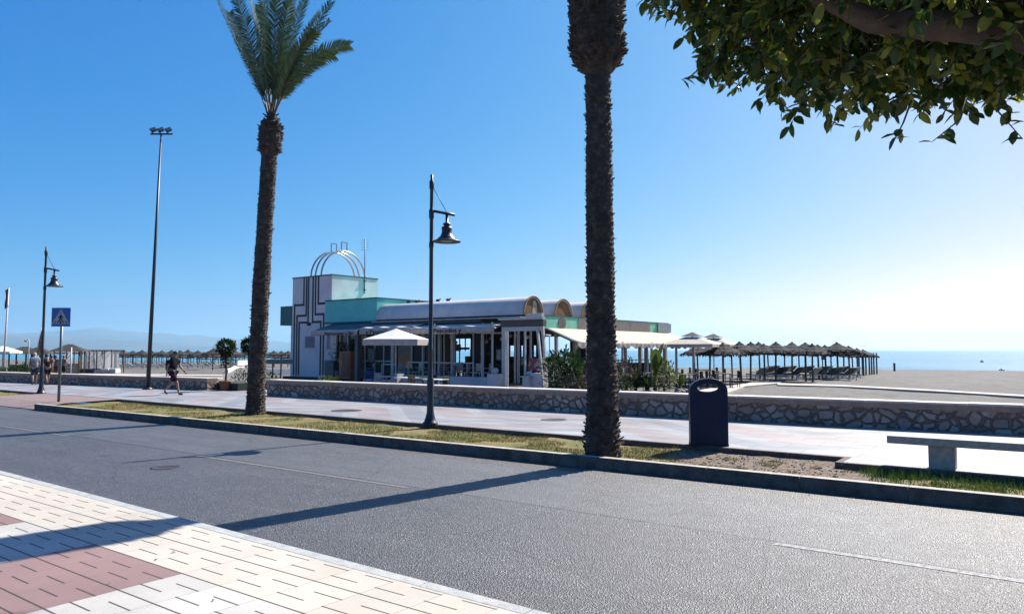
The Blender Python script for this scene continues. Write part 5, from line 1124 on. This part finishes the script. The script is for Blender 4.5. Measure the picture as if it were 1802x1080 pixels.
# ------------------------------------------------------------------ thatched beach parasols
ORD = ['first', 'second', 'third', 'fourth', 'fifth', 'sixth', 'seventh', 'eighth', 'ninth', 'tenth', 'eleventh', 'twelfth', 'thirteenth', 'fourteenth', 'fifteenth', 'sixteenth', 'seventeenth', 'eighteenth', 'nineteenth', 'twentieth', 'twenty-first', 'twenty-second', 'twenty-third', 'twenty-fourth', 'twenty-fifth', 'twenty-sixth', 'twenty-seventh', 'twenty-eighth', 'twenty-ninth', 'thirtieth']
def make_thatch(seed, R_=1.2, zt=2.4, dz=.62):
    rnd = random.Random(seed); root = empty('thatched_parasol')
    k = MB(); k.tube([(0, 0, -.3), (0, 0, zt - .1)], .06, 8); k.build('pole', WOODD, root)
    k = MB(); n = 40; m_ = 7; vs = [(0, 0, zt)]
    for j in range(1, m_ + 1):
        for i in range(n):
            a = 6.283 * i / n; t = j / m_; r_ = R_ * t * (1 + (.05 * rnd.uniform(-1, 1) if j == m_ else .015 * rnd.uniform(-1, 1))); step = .035 * (j % 2)
            vs.append((r_ * math.cos(a), r_ * math.sin(a), zt - dz * t ** .9 + step + (rnd.uniform(-.09, .03) if j == m_ else rnd.uniform(-.015, .015))))
    fs = [(0, 1 + i, 1 + (i + 1) % n) for i in range(n)] + [(1 + (j - 1) * n + i, 1 + j * n + i, 1 + j * n + (i + 1) % n, 1 + (j - 1) * n + (i + 1) % n) for j in range(1, m_) for i in range(n)]
    k.add(vs, fs)
    for i in range(130):                          # loose straw ends
        a = rnd.uniform(0, 6.283); r0 = R_ * rnd.uniform(.75, 1.0); o = Vector((math.cos(a), math.sin(a), 0)); s_ = Vector((-o.y, o.x, 0)) * .02; z = zt - dz * (r0 / R_) ** .9
        k.add([o * r0 + Vector((0, 0, z)) - s_, o * r0 + Vector((0, 0, z)) + s_, o * (r0 + rnd.uniform(.05, .16)) + Vector((0, 0, z - rnd.uniform(.08, .22)))], [(0, 1, 2)])
    k.ball((0, 0, zt - .02), .08, 8, 6, (1, 1, .9), .1)
    th = k.build('thatch', MATS['thatch'], root); s2 = th.modifiers.new('t', 'SOLIDIFY'); s2.thickness = .05
    k = MB()
    for i in range(8): a = .785 * i; k.bar((0, 0, zt - .35), (R_ * .9 * math.cos(a), R_ * .9 * math.sin(a), zt - dz * .9 - .05), .035, .035)
    for i in range(8): a = .785 * i + .0; b = a + .785; k.bar((R_ * .6 * math.cos(a), R_ * .6 * math.sin(a), zt - dz * .62 - .06), (R_ * .6 * math.cos(b), R_ * .6 * math.sin(b), zt - dz * .62 - .06), .03, .03)
    k.build('struts', WOODD, root); return root
TH = [make_thatch(i) for i in range(3)]
def put_thatch(i, px, Y, label, group, sc=1, dz=0):
    src = TH[i % 3]; p = at(px, 616, Y); p.z = sandz(p) - .02 + dz
    if id(src) in used: o = copy_tree(src, p, random.uniform(0, 6))
    else: used.add(id(src)); o = src; o.location = p
    sq_ = random.uniform(.95, 1.03); o.scale = (sc * random.uniform(.9, 1.1), sc * random.uniform(.9, 1.1), (sc if sc < 1 else 1) * sq_); o.rotation_euler.x = random.uniform(-.035, .035); o.rotation_euler.y = random.uniform(-.035, .035); tag(o, label, 'beach parasol', group); return o
right = [(1272, 40.5, .93), (1304, 43, 1), (1320, 47, 1), (1337, 51, 1), (1364, 45, 1), (1393, 49, 1), (1417, 45.5, 1.03), (1429, 43, .93), (1440, 52, 1), (1453, 53, 1), (1474, 50, 1.05), (1494, 54, 1), (1508, 57, .95),
         (1248, 47, .95), (1288, 52, .95), (1352, 58, 1), (1380, 60, 1), (1406, 58, 1), (1462, 60, 1), (1484, 62, 1), (1500, 64, 1), (1345, 45, .93), (1228, 50, .95), (1519, 62, .9)]
right.sort()
for i, (px, Y, s_) in enumerate(right):
    put_thatch(i, px, Y, '%s thatched parasol from the left among those right of the restaurant' % ORD[i], 'thatched parasols right of the restaurant', s_)
left = [(375, 82), (349, 95), (331, 100), (317, 98), (302, 105), (285, 102), (268, 104), (250, 97), (233, 104), (216, 100), (407, 96), (415, 100), (430, 108), (483, 105), (496, 112), (507, 104), (455, 110)]
for r_, Y0 in enumerate((122, 142, 168, 200)):
    for i in range(22): left.append((205 + i * 14.5 + r_ * 5 + random.uniform(-2, 2), Y0 + i * .6 + random.uniform(-3, 3)))
for i, (px, Y) in enumerate(left):
    if 432 < px < 470: continue
    put_thatch(i, px, Y, 'nearest large thatched parasol on the left beach, beside the potted tree' if i == 0 else 'thatched parasol in the dense rows on the left beach', 'thatched parasols on the left beach', 1.0 if Y < 120 else .92, 0 if i == 0 else (-.1 if Y < 120 else -.25))
# sun loungers
def make_lounger(fm, mm):
    r_ = empty('sun_lounger'); k = MB()
    k.bar((-.32, -.95, .3), (-.32, .95, .3), .04, .05); k.bar((.32, -.95, .3), (.32, .95, .3), .04, .05); k.bar((-.32, -.95, .3), (.32, -.95, .3), .04, .04); k.bar((-.32, .3, .3), (.32, .3, .3), .04, .04); k.build('frame', fm, r_)
    k = MB(); k.cb((0, -.33, .355), .6, 1.22, .06); k.build('seat_pad', mm, r_, bevel=.015)
    k = MB(); k.M = Matrix.Translation((0, .3, .36)) @ Matrix.Rotation(R(35), 4, 'X'); k.box(-.3, 0, -.03, .3, .72, .03); k.build('backrest', mm, r_, bevel=.015)
    for sx in (-.3, .3):
        for sy in (-.8, .75): k = MB(); k.bar((sx, sy, -.03), (sx, sy, .28), .04, .04); k.build('leg', fm, r_)
    return r_
LGD = make_lounger(WHITE2, mat('dark_lounger_pad', (.07, .07, .075), .9, col2=(.12, .115, .11), scale=4)); LGW = make_lounger(WHITE2, mat('white_lounger_pad', (.6, .6, .6), .8))
def put_l(src, px, Y, rz, label, group):
    p = at(px, 616, Y); p.z = sandz(p)
    if id(src) in used: o = copy_tree(src, p, rz)
    else: used.add(id(src)); o = src; o.location = p; o.rotation_euler.z = rz
    tag(o, label, 'sun lounger', group)
sea_dir = -R(36)
for i in range(22):
    px = 1332 + i * 7.6; Y = 48 + (i % 4) * 4 + random.uniform(-.6, .6)
    put_l(LGD if i % 3 else LGW, px, Y, math.pi + sea_dir + random.uniform(-.1, .1) + .9, '%s sun lounger in the rows under the thatched parasols at right' % ('dark padded' if i % 3 else 'white padded'), 'loungers under the right parasols')
for i in range(36):
    px = 212 + i * 6.6 + random.uniform(-1, 1); Y = 88 + (i % 4) * 9
    if 385 < px < 405: continue
    put_l(LGW, px, Y, random.uniform(-.2, .2) + .6 + 1.57, 'white sun lounger in the rows under the parasols of the left beach', 'loungers under the left parasols')
# cream square parasols with dark vents
def square_parasol(px, Y, label, hw=1.7, ztop=2.62, zed=2.22, capz=.28, m=CREAM, under=None):
    p = at(px, 616, Y); p.z = sandz(p); root = empty('square_parasol', p, BA + .15, label=label, cat='parasol', group='cream parasols beside the cream awning')
    k = MB(); k.tube([(0, 0, -.1), (0, 0, ztop + capz)], .035, 8); k.build('pole', WHITE2, root)
    k = MB(); k.add([(-hw, -hw, zed), (hw, -hw, zed), (hw, hw, zed), (-hw, hw, zed), (-.3, -.3, ztop), (.3, -.3, ztop), (.3, .3, ztop), (-.3, .3, ztop)], [(0, 1, 5, 4), (1, 2, 6, 5), (2, 3, 7, 6), (3, 0, 4, 7)]); cn = k.build('canopy', m, root); s2 = cn.modifiers.new('t', 'SOLIDIFY'); s2.thickness = .012
    k = MB(); k.add([(-hw, -hw, zed), (hw, -hw, zed), (hw, hw, zed), (-hw, hw, zed), (-hw, -hw, zed - .16), (hw, -hw, zed - .16), (hw, hw, zed - .16), (-hw, hw, zed - .16)], [(i, (i + 1) % 4, 4 + (i + 1) % 4, 4 + i) for i in range(4)]); k.build('valance', VAL, cn)
    k = MB(); c = .52; k.add([(-c, -c, ztop + .04), (c, -c, ztop + .04), (c, c, ztop + .04), (-c, c, ztop + .04), (0, 0, ztop + capz)], [(0, 1, 4), (1, 2, 4), (2, 3, 4), (3, 0, 4)]); k.build('vent_cap', mat('dark_vent', (.06, .055, .05), .8), root)
    for sx, sy in ((-1, -1), (1, -1), (1, 1), (-1, 1)): k = MB(); k.bar((0, 0, ztop - .1), (sx * hw * .97, sy * hw * .97, zed - .02), .03, .03); k.build('rib', mat('brown_wood', (.22, .11, .05), .7), root)
square_parasol(1219, 41, 'cream square parasol with dark vent cap nearer the awning', 1.45); square_parasol(1256, 45, 'cream square parasol with dark vent cap nearer the thatched parasols', 1.25)
# blue posts in the sand
for i, (px, Y) in enumerate(((1511, 61), (1517, 63), (1523, 64), (1529, 65), (1533, 66), (1537, 66), (1542, 68))):
    p = at(px, 616, Y); p.z = sandz(p); h = at(px, 620.5, Y).z - p.z; k = MB(); k.tube([(0, 0, -.3), (0, 0, h)], .07, 8)
    tag(k.build('blue_post', BLUEP, loc=p), '%s blue post from the left at the right end of the parasols' % ORD[i], 'post', 'blue posts in the sand')
p = at(1447, 616, 46); p.z = sandz(p); root = empty('notice_post', p, .4, label='small dark board on a post among the right thatched parasols', cat='sign')
k = MB(); k.tube([(0, 0, -.2), (0, 0, 1.75)], .035, 8); k.build('post', WOODD, root); k = MB(); k.box(-.14, -.06, 1.3, .14, -.036, 1.72); k.build('board', NAVY, root)
# in the sea
p = G(1728, 637, -1.25); k = MB(); k.ball((0, 0, .1), .42, 12, 8, (1, 1, .8)); k.tube([(0, 0, .3), (0, 0, .75)], .05, 6); tag(k.build('dark_buoy', RUB, loc=p), 'small dark buoy floating offshore', 'buoy')
p = G(1763, 652.5, -1.25); k = MB(); k.ball((0, 0, .1), .34, 12, 8, (1.3, 1, .8)); k.lathe([(0, .3), (.1, .3), (.06, .5), (0, .52)], 8); tag(k.build('white_buoy', WHITE2, loc=p), 'small white float close to the shore at right', 'buoy')
p = at(1573, 616, 88); p.z = sandz(p) ; k = MB(); k.tube([(0, 0, -.2), (0, 0, .75)], .12, 8); k.ball((0, 0, .82), .15, 8, 6); tag(k.build('mooring_post', RUB, loc=p), 'short dark post at the water edge', 'post')

# ------------------------------------------------------------------ far left: club terrace, flags, hedge, pergola
def P_(px, Y, dz=0): p = at(px, 616, Y); p.z = sandz(p) + dz; return p
p = P_(10, 52); root = empty('flagpole', p, label='tall white flagpole with a limp red flag at the far left', cat='flagpole'); tp = at(11.5, 506, 52).z - p.z
k = MB(); k.tube([(-.15, 0, 0), (.05, 0, tp)], [.075, .045], 10); k.build('pole', WHITE2, root)
k = MB(); z1 = tp - .02; z0 = z1 - 1.35; vs = []
for i in range(7):
    for j in range(9): vs.append((.06 - .05 * i * .8 + .03 * math.sin(j * .9 + i), .03 * math.sin(i * 2 + j * .6), z1 + (z0 - z1) * j / 8 - .03 * i))
k.add(vs, [(i * 9 + j, i * 9 + j + 1, (i + 1) * 9 + j + 1, (i + 1) * 9 + j) for i in range(6) for j in range(8)], True); k.build('flag', cloth('red_flag_cloth', (.25, .05, .07)), root)
p = P_(64, 50); root = empty('feather_banner', p, label='leaning red and yellow feather banner behind the walking couple', cat='banner')
k = MB(); k.tube([(-.15, 0, 0), (.0, 0, 1.8), (.3, 0, at(68, 576, 50).z - p.z)], .02, 6); k.build('pole', WHITE2, root)
zt_ = at(68, 577, 50).z - p.z
k = MB(); k.add([(-.05, 0, 1.7), (.42, .02, 1.75), (.45, .03, 2.5), (.33, .02, zt_), (.12, 0, 2.6)], [(0, 1, 2, 3, 4)]); fl_ = k.build('flag', mat('banner_cloth', (.45, .10, .06), .8, col2=(.6, .4, .12), scale=2, mix=(.45, .5)), root)
p = P_(5, 56); root = empty('club_parasol', p, label='large white parasol at the left edge of the picture', cat='parasol')
k = MB(); k.lathe([(0, at(0, 608.5, 56).z - p.z), (.15, at(0, 609.5, 56).z - p.z), (1.25, at(0, 619, 56).z - p.z + .02), (1.25, at(0, 622, 56).z - p.z)], 10, smooth=False); cn = k.build('canopy', CANVAS, root); s2 = cn.modifiers.new('t', 'SOLIDIFY'); s2.thickness = .01
k = MB(); k.tube([(0, 0, -.1), (0, 0, at(0, 609, 56).z - p.z)], .035, 8); k.build('pole', WHITE2, root)
for px, Y, w_, h, lb in ((22, 50, 1.0, 1.0, 'dark green bush left of the walking couple'), (38, 51, .9, 1.05, 'dark green bush directly left of the man in the pale shirt'), (52, 54, .6, 1.1, 'dark bush half hidden by the man in the pale shirt')):
    shrub('hedge_bush', P_(px, Y), h, w_, 520, LEAFP, lb, L=.16, asp=.45)
def hut(px, Y, wd, h, hr, label):
    p = P_(px, Y); root = empty('thatched_hut', p, .3, label=label, cat='hut')
    for sx in (-1, 1):
        for sy in (-1, 1): k = MB(); k.tube([(sx * wd * .42, sy * wd * .42, -.1), (sx * wd * .42, sy * wd * .42, h)], .06, 8); k.build('post', WOODD, root)
    k = MB(); e = wd * .62; k.add([(-e, -e, h - .1), (e, -e, h - .1), (e, e, h - .1), (-e, e, h - .1), (-.2, 0, h + hr), (.2, 0, h + hr)], [(0, 1, 5, 4), (1, 2, 5), (2, 3, 4, 5), (3, 0, 4)]); k.build('roof', MATS['thatch'], root)
    k = MB(); k.box(-wd * .4, -wd * .38, 0, wd * .4, -wd * .34, .95); k.build('counter', mat('beige_board', (.35, .32, .28), .8), root)
hut(44, 60, 2.0, 1.95, .45, 'thatched beach bar hut behind the dark hedge at far left'); hut(68, 56, 1.5, 1.9, .4, 'small straw-roofed kiosk under the feather banner'); hut(123, 66, 2.3, 2.1, .55, 'dark thatched hut left of the curtained pergola')
p = P_(48, 52); root = empty('globe_lamp', p, label='white curved lamp above the beach bar hedge', cat='lamp'); k = MB(); z = at(46, 600, 52).z - p.z; k.tube([(.1, 0, 0), (.1, 0, z), (.05, 0, z + .1), (-.1, 0, z + .08)], .035, 8); k.build('post', WHITE2, root); k = MB(); k.ball((-.14, 0, z + .03), .1, 10, 6); k.build('globe', WHITE2, root)
p = P_(125.5, 55); k = MB(); k.tube([(0, 0, -.1), (0, 0, at(0, 611, 55).z - p.z)], .05, 8); k.lathe([(0, 0), (.12, 0), (.12, .05), (.05, .08)], 8); tag(k.build('white_pole', WHITE2, loc=p), 'slim white pole just left of the curtained pergola', 'pole')
# curtained pergola
p = P_(169, 70); root = empty('pergola', p, .05, label='long dark-framed pergola with hanging white curtains on the left beach', cat='pergola'); W_ = 76 / F * 70; zt_ = at(0, 616.8, 70).z - p.z
for i in range(7):
    x_ = -W_ / 2 + W_ * i / 6
    for y_ in (-1.2, 1.2): k = MB(); k.box(x_ - .04, y_ - .04, -.1, x_ + .04, y_ + .04, zt_ - .05); k.build('post', WOODD, root)
k = MB()
for y_ in (-1.2, 1.2): k.box(-W_ / 2 - .1, y_ - .05, zt_ - .05, W_ / 2 + .1, y_ + .05, zt_ + .04)
for i in range(13): x_ = -W_ / 2 + W_ * i / 12; k.box(x_ - .03, -1.3, zt_ + .042, x_ + .03, 1.3, zt_ + .09)
k.build('roof_beams', WOODD, root)
for i in range(11):
    x_ = -W_ / 2 + .15 + W_ * i / 11; y_ = random.choice((-1.12, 1.1)); wd = random.uniform(.16, .34); k = MB(); vs = []; lean_ = random.uniform(-.2, .35)
    for a in range(9):
        for b in range(7): t = b / 6; q = 1 - .45 * math.sin(math.pi * t) if i % 2 else 1; vs.append((x_ + (a / 8 - .5) * wd * 2 * q + lean_ * t, y_ + .04 * math.sin(a * 2.4), zt_ - .06 - t * (zt_ - .45)))
    k.add(vs, [(a * 7 + b, a * 7 + b + 1, (a + 1) * 7 + b + 1, (a + 1) * 7 + b) for a in range(8) for b in range(6)], True); k.build('curtain', CANVAS, root)
for i in range(6):
    p2 = P_(138 + i * 13, 68.5); r_ = empty('daybed', p2, 0, label='low daybed in front of the curtained pergola, %s from the left' % ORD[i], cat='daybed', group='daybeds at the pergola')
    k = MB(); k.cb((0, 0, .16), .62, .9, .3); k.build('base', WOODD if i < 3 else WHITE2, r_); k = MB(); k.cb((0, 0, .37), .6, .86, .12); k.build('mattress', mat('grey_mattress', (.22, .2, .19), .9) if i < 4 else CANVAS, r_, bevel=.02)
for i, px in enumerate((98, 107, 116)):
    place(TB['d'], 'd', P_(px, 56), 0, ['dark cafe table left of the signpost', 'dark cafe table right behind the signpost', 'dark cafe table beside the slim white pole'][i], 'table', 'cafe tables at far left')
    place(CH['d'], 'd', P_(px + 4, 56.5), 1.2, ['dark cafe chair left of the signpost', 'dark cafe chair right behind the signpost', 'dark cafe chair beside the slim white pole'][i], 'chair', 'cafe chairs at far left')

# ------------------------------------------------------------------ people
def skinmesh(name, nodes, edges, m, parent, sub=2, root_=0):
    me = bpy.data.meshes.new(name); me.from_pydata([n[0] for n in nodes], edges, []); me.materials.append(m)
    o = bpy.data.objects.new(name, me); C.objects.link(o)
    if parent: o.parent = parent
    o.modifiers.new('skin', 'SKIN').use_smooth_shade = True
    if not me.skin_vertices: 
        me.attributes.new('x', 'FLOAT', 'POINT')
    for i, n in enumerate(nodes):
        r_ = n[1]; me.skin_vertices[0].data[i].radius = (r_, r_) if not isinstance(r_, tuple) else r_; me.skin_vertices[0].data[i].use_root = (i == root_)
    s_ = o.modifiers.new('sub', 'SUBSURF'); s_.levels = sub; s_.render_levels = sub
    return o
def person(p, rz, J, label, shirt, lower, hair, shoes=None, skirt=False, cap=None, H=1.0, bag=None):
    """J: joints (x right, y forward, z up) of one continuous body"""
    N = []; E = []; ix = {}
    def add(n, pos, r_, par=None):
        ix[n] = len(N); N.append((tuple(c * H for c in pos), r_ if isinstance(r_, tuple) else r_ * H))
        if par: E.append((ix[par], ix[n]))
    g_ = J
    add('pel', g_['pel'], (.135, .105)); add('belly', g_['belly'], (.135, .105), 'pel'); add('chest', g_['chest'], (.15, .11), 'belly'); add('nb', g_['nb'], .065, 'chest'); add('neck', g_['neck'], .052, 'nb')
    hd = Vector(g_['head']); fw = Vector(g_.get('face', (0, 1, 0)))
    add('head', hd, .082, 'neck'); add('top', hd + Vector((0, -.01, .085)), .078, 'head')
    add('nose', hd + fw * .088 + Vector((0, 0, .01)), .012, 'head'); rt = fw.cross(Vector((0, 0, 1)))
    add('ear1', hd + rt * .085, .014, 'head'); add('ear2', hd - rt * .085, .014, 'head')
    for s_, sd in (('r', 1), ('l', -1)):
        add('sh' + s_, g_['sh' + s_], .062, 'chest'); add('el' + s_, g_['el' + s_], .042, 'sh' + s_); add('wr' + s_, g_['wr' + s_], .027, 'el' + s_)
        e_, w_ = Vector(g_['el' + s_]), Vector(g_['wr' + s_]); d = (w_ - e_).normalized(); add('pa' + s_, w_ + d * .05, (.034, .018), 'wr' + s_)
        sp_ = Vector((0, 1, 0)) - d * d.y; sp_.normalize(); pc = w_ + d * .06
        for f in range(4):
            o_ = sp_ * (-.026 + .017 * f); L_ = (.06, .075, .07, .055)[f]; add('f%s%d' % (s_, f), pc + o_ + d * .035, .0085, 'pa' + s_); add('g%s%d' % (s_, f), pc + o_ + d * (.035 + L_ * .9) + d.cross(sp_) * .012 * sd, .0075, 'f%s%d' % (s_, f))
        add('th' + s_, w_ + d * .03 + sp_ * .045, .010, 'wr' + s_); add('ti' + s_, w_ + d * .065 + sp_ * .058, .008, 'th' + s_)
        add('hi' + s_, g_['hi' + s_], .095, 'pel'); add('kn' + s_, g_['kn' + s_], .056, 'hi' + s_); 
        k_, a_2 = Vector(g_['kn' + s_]), Vector(g_['an' + s_]); add('ca' + s_, k_.lerp(a_2, .35) + Vector((0, -.012, 0)), .058, 'kn' + s_); add('an' + s_, g_['an' + s_], .036, 'ca' + s_); add('to' + s_, g_['to' + s_], .034, 'an' + s_)
    root = empty('person', p, rz, label=label, cat='person')
    skinmesh('body', N, E, SKIN, root)
    def part_(nm, ns, es, m):
        mp = {n: i for i, n in enumerate([q[0] for q in ns])}
        skinmesh(nm, [(tuple(c * H for c in q[1]), tuple(c * H for c in q[2]) if isinstance(q[2], tuple) else q[2] * H) for q in ns], [(mp[a], mp[b]) for a, b in es], m, root)
    def lp(a, b, t): return Vector(g_[a]).lerp(Vector(g_[b]), t)
    part_('shirt', [('p', g_['pel'], (.155, .125)), ('b', g_['belly'], (.155, .13)), ('c', g_['chest'], (.168, .13)), ('n', Vector(g_['nb']) + Vector((0, 0, -.02)), .08), ('r', g_['shr'], .08), ('l', g_['shl'], .08), ('re', lp('shr', 'elr', .75), .066), ('le', lp('shl', 'ell', .75), .066)],
          [('p', 'b'), ('b', 'c'), ('c', 'n'), ('c', 'r'), ('c', 'l'), ('r', 're'), ('l', 'le')], shirt)
    q = .95 if not skirt else .8
    part_('skirt' if skirt else 'shorts', [('p', Vector(g_['pel']) + Vector((0, 0, .03)), (.16, .13)), ('r', g_['hir'], .118), ('l', g_['hil'], .118), ('rk', lp('hir', 'knr', q), .092), ('lk', lp('hil', 'knl', q), .092)], [('p', 'r'), ('p', 'l'), ('r', 'rk'), ('l', 'lk')], lower)
    for s_ in 'rl':
        a = Vector(g_['an' + s_]); t = Vector(g_['to' + s_]); part_('shoe', [('a', a + Vector((0, -.02, -.03)), .046), ('t', t, .045), ('e', t + (t - a).normalized() * .03, .036)], [('a', 't'), ('t', 'e')], shoes or RUB)
    k = MB(); h_ = hd * H; 
    k.ball(h_ + Vector((0, 0, .055)) * H - fw * .012, .105 * H, 14, 10, (.92, 1.02, .82)); 
    if cap:
        k.M = Matrix.Translation(h_ + Vector((0, 0, .06)) * H + fw * .11 * H); k.cb((0, 0, 0), .15 * H, .13 * H, .012); k.build('cap', cap, root)
    else: k.build('hair', hair, root)
    if bag:
        k = MB(); b = Vector(bag[0]); s_ = bag[1]; k.M = Matrix.Translation(b) @ Matrix.Rotation(bag[3] if len(bag) > 3 else 0, 4, 'Y'); k.cb((0, 0, 0), *s_); bo = k.build('bag', bag[2], None, bevel=.04); bo.location = root.location; bo.rotation_euler.z = rz; tag(bo, 'dark bag carried on the back of the person striding past the wall', 'bag')
    return root
def stride(st=.32, arm=.2, lean=.03, bend=0):
    z = .93
    return dict(pel=(0, 0, z), belly=(0, lean * .4, 1.10), chest=(0, lean, 1.30), nb=(0, lean * 1.3, 1.46), neck=(0, lean * 1.5 + .01, 1.52), head=(0, lean * 1.7 + .03 + bend, 1.60 - bend * .4),
                shr=(.175, lean, 1.41), shl=(-.175, lean, 1.41), elr=(.22, lean - arm * .5, 1.13), ell=(-.22, lean + arm * .45, 1.13), wrr=(.22, lean - arm * .6, .89), wrl=(-.20, lean + arm * 1.3, .93),
                hir=(.085, 0, .88), hil=(-.085, 0, .88), knr=(.09, st * .75, .50), knl=(-.09, -st * .25, .48), anr=(.09, st * 1.0, .09), anl=(-.09, -st * 1.15, .17), tor=(.10, st * 1.0 + .15, .045), tol=(-.10, -st * 1.15 + .11, .05))
p = G(303, 694.5, ZP); person(p, R(-90 - 12), stride(.36, .24, .05), 'person in dark top and plum shorts striding right past the stone wall', cloth('dark_navy_shirt', (.02, .018, .03)), cloth('plum_shorts', (.055, .02, .05)), HAIR, H=.99,
                              bag=((-.03, -.17, 1.16), (.30, .18, .42), cloth('dark_bag', (.018, .016, .022))))
p = G(60, 677, ZP); person(p, R(38), stride(.18, .1, .10, .06), 'person in white cap, pale shirt and blue grey shorts walking away', cloth('pale_shirt', (.42, .43, .5)), cloth('bluegrey_shorts', (.09, .11, .16)), GREYH, cap=cloth('white_cap', (.75, .75, .75)), H=.95)
p = G(83, 677, ZP); person(p, R(52), stride(.16, .1, .06, .04), 'person with dark hair and dark printed dress walking behind the left lamp post', cloth('dark_print', (.05, .03, .04)), cloth('dark_print2', (.06, .04, .05)), HAIR, skirt=True, H=.90)
p = P_(92, 54); person(p, R(150), stride(.05, .03, .0), 'distant person standing among cafe tables left of the crossing signpost', cloth('white_shirt', (.5, .48, .46)), cloth('brown_shorts', (.16, .1, .08)), HAIR, H=.97)
p = P_(99, 55); person(p, R(-160), stride(.06, .03, .0), 'distant person in pale top standing just left of the crossing signpost', cloth('sand_shirt', (.33, .28, .24)), cloth('brown_shorts', (.16, .1, .08)), HAIR, H=.97)
p = P_(113, 54); person(p, R(170), stride(.05, .03, .0), 'distant person in beige top standing just right of the crossing signpost', cloth('beige_shirt', (.40, .36, .33)), cloth('dark_trousers', (.05, .05, .06)), HAIR, H=.97)
# black scooter-like wheel at the left picture edge belongs to a parked motorcycle
# ------------------------------------------------------------------ air
hz = bpy.data.materials.new('sea_air'); hz.use_nodes = True; n = hz.node_tree.nodes; n.clear(); o = n.new('ShaderNodeOutputMaterial'); v = n.new('ShaderNodeVolumePrincipled')
v.inputs['Color'].default_value = (.42, .74, 1, 1); v.inputs['Density'].default_value = 8e-5; v.inputs['Anisotropy'].default_value = .35; hz.node_tree.links.new(v.outputs[0], o.inputs['Volume'])
k = MB(); k.box(-14000, -3000, -6, 14000, 16500, 400); tag(k.build('haze', hz), kind='stuff')
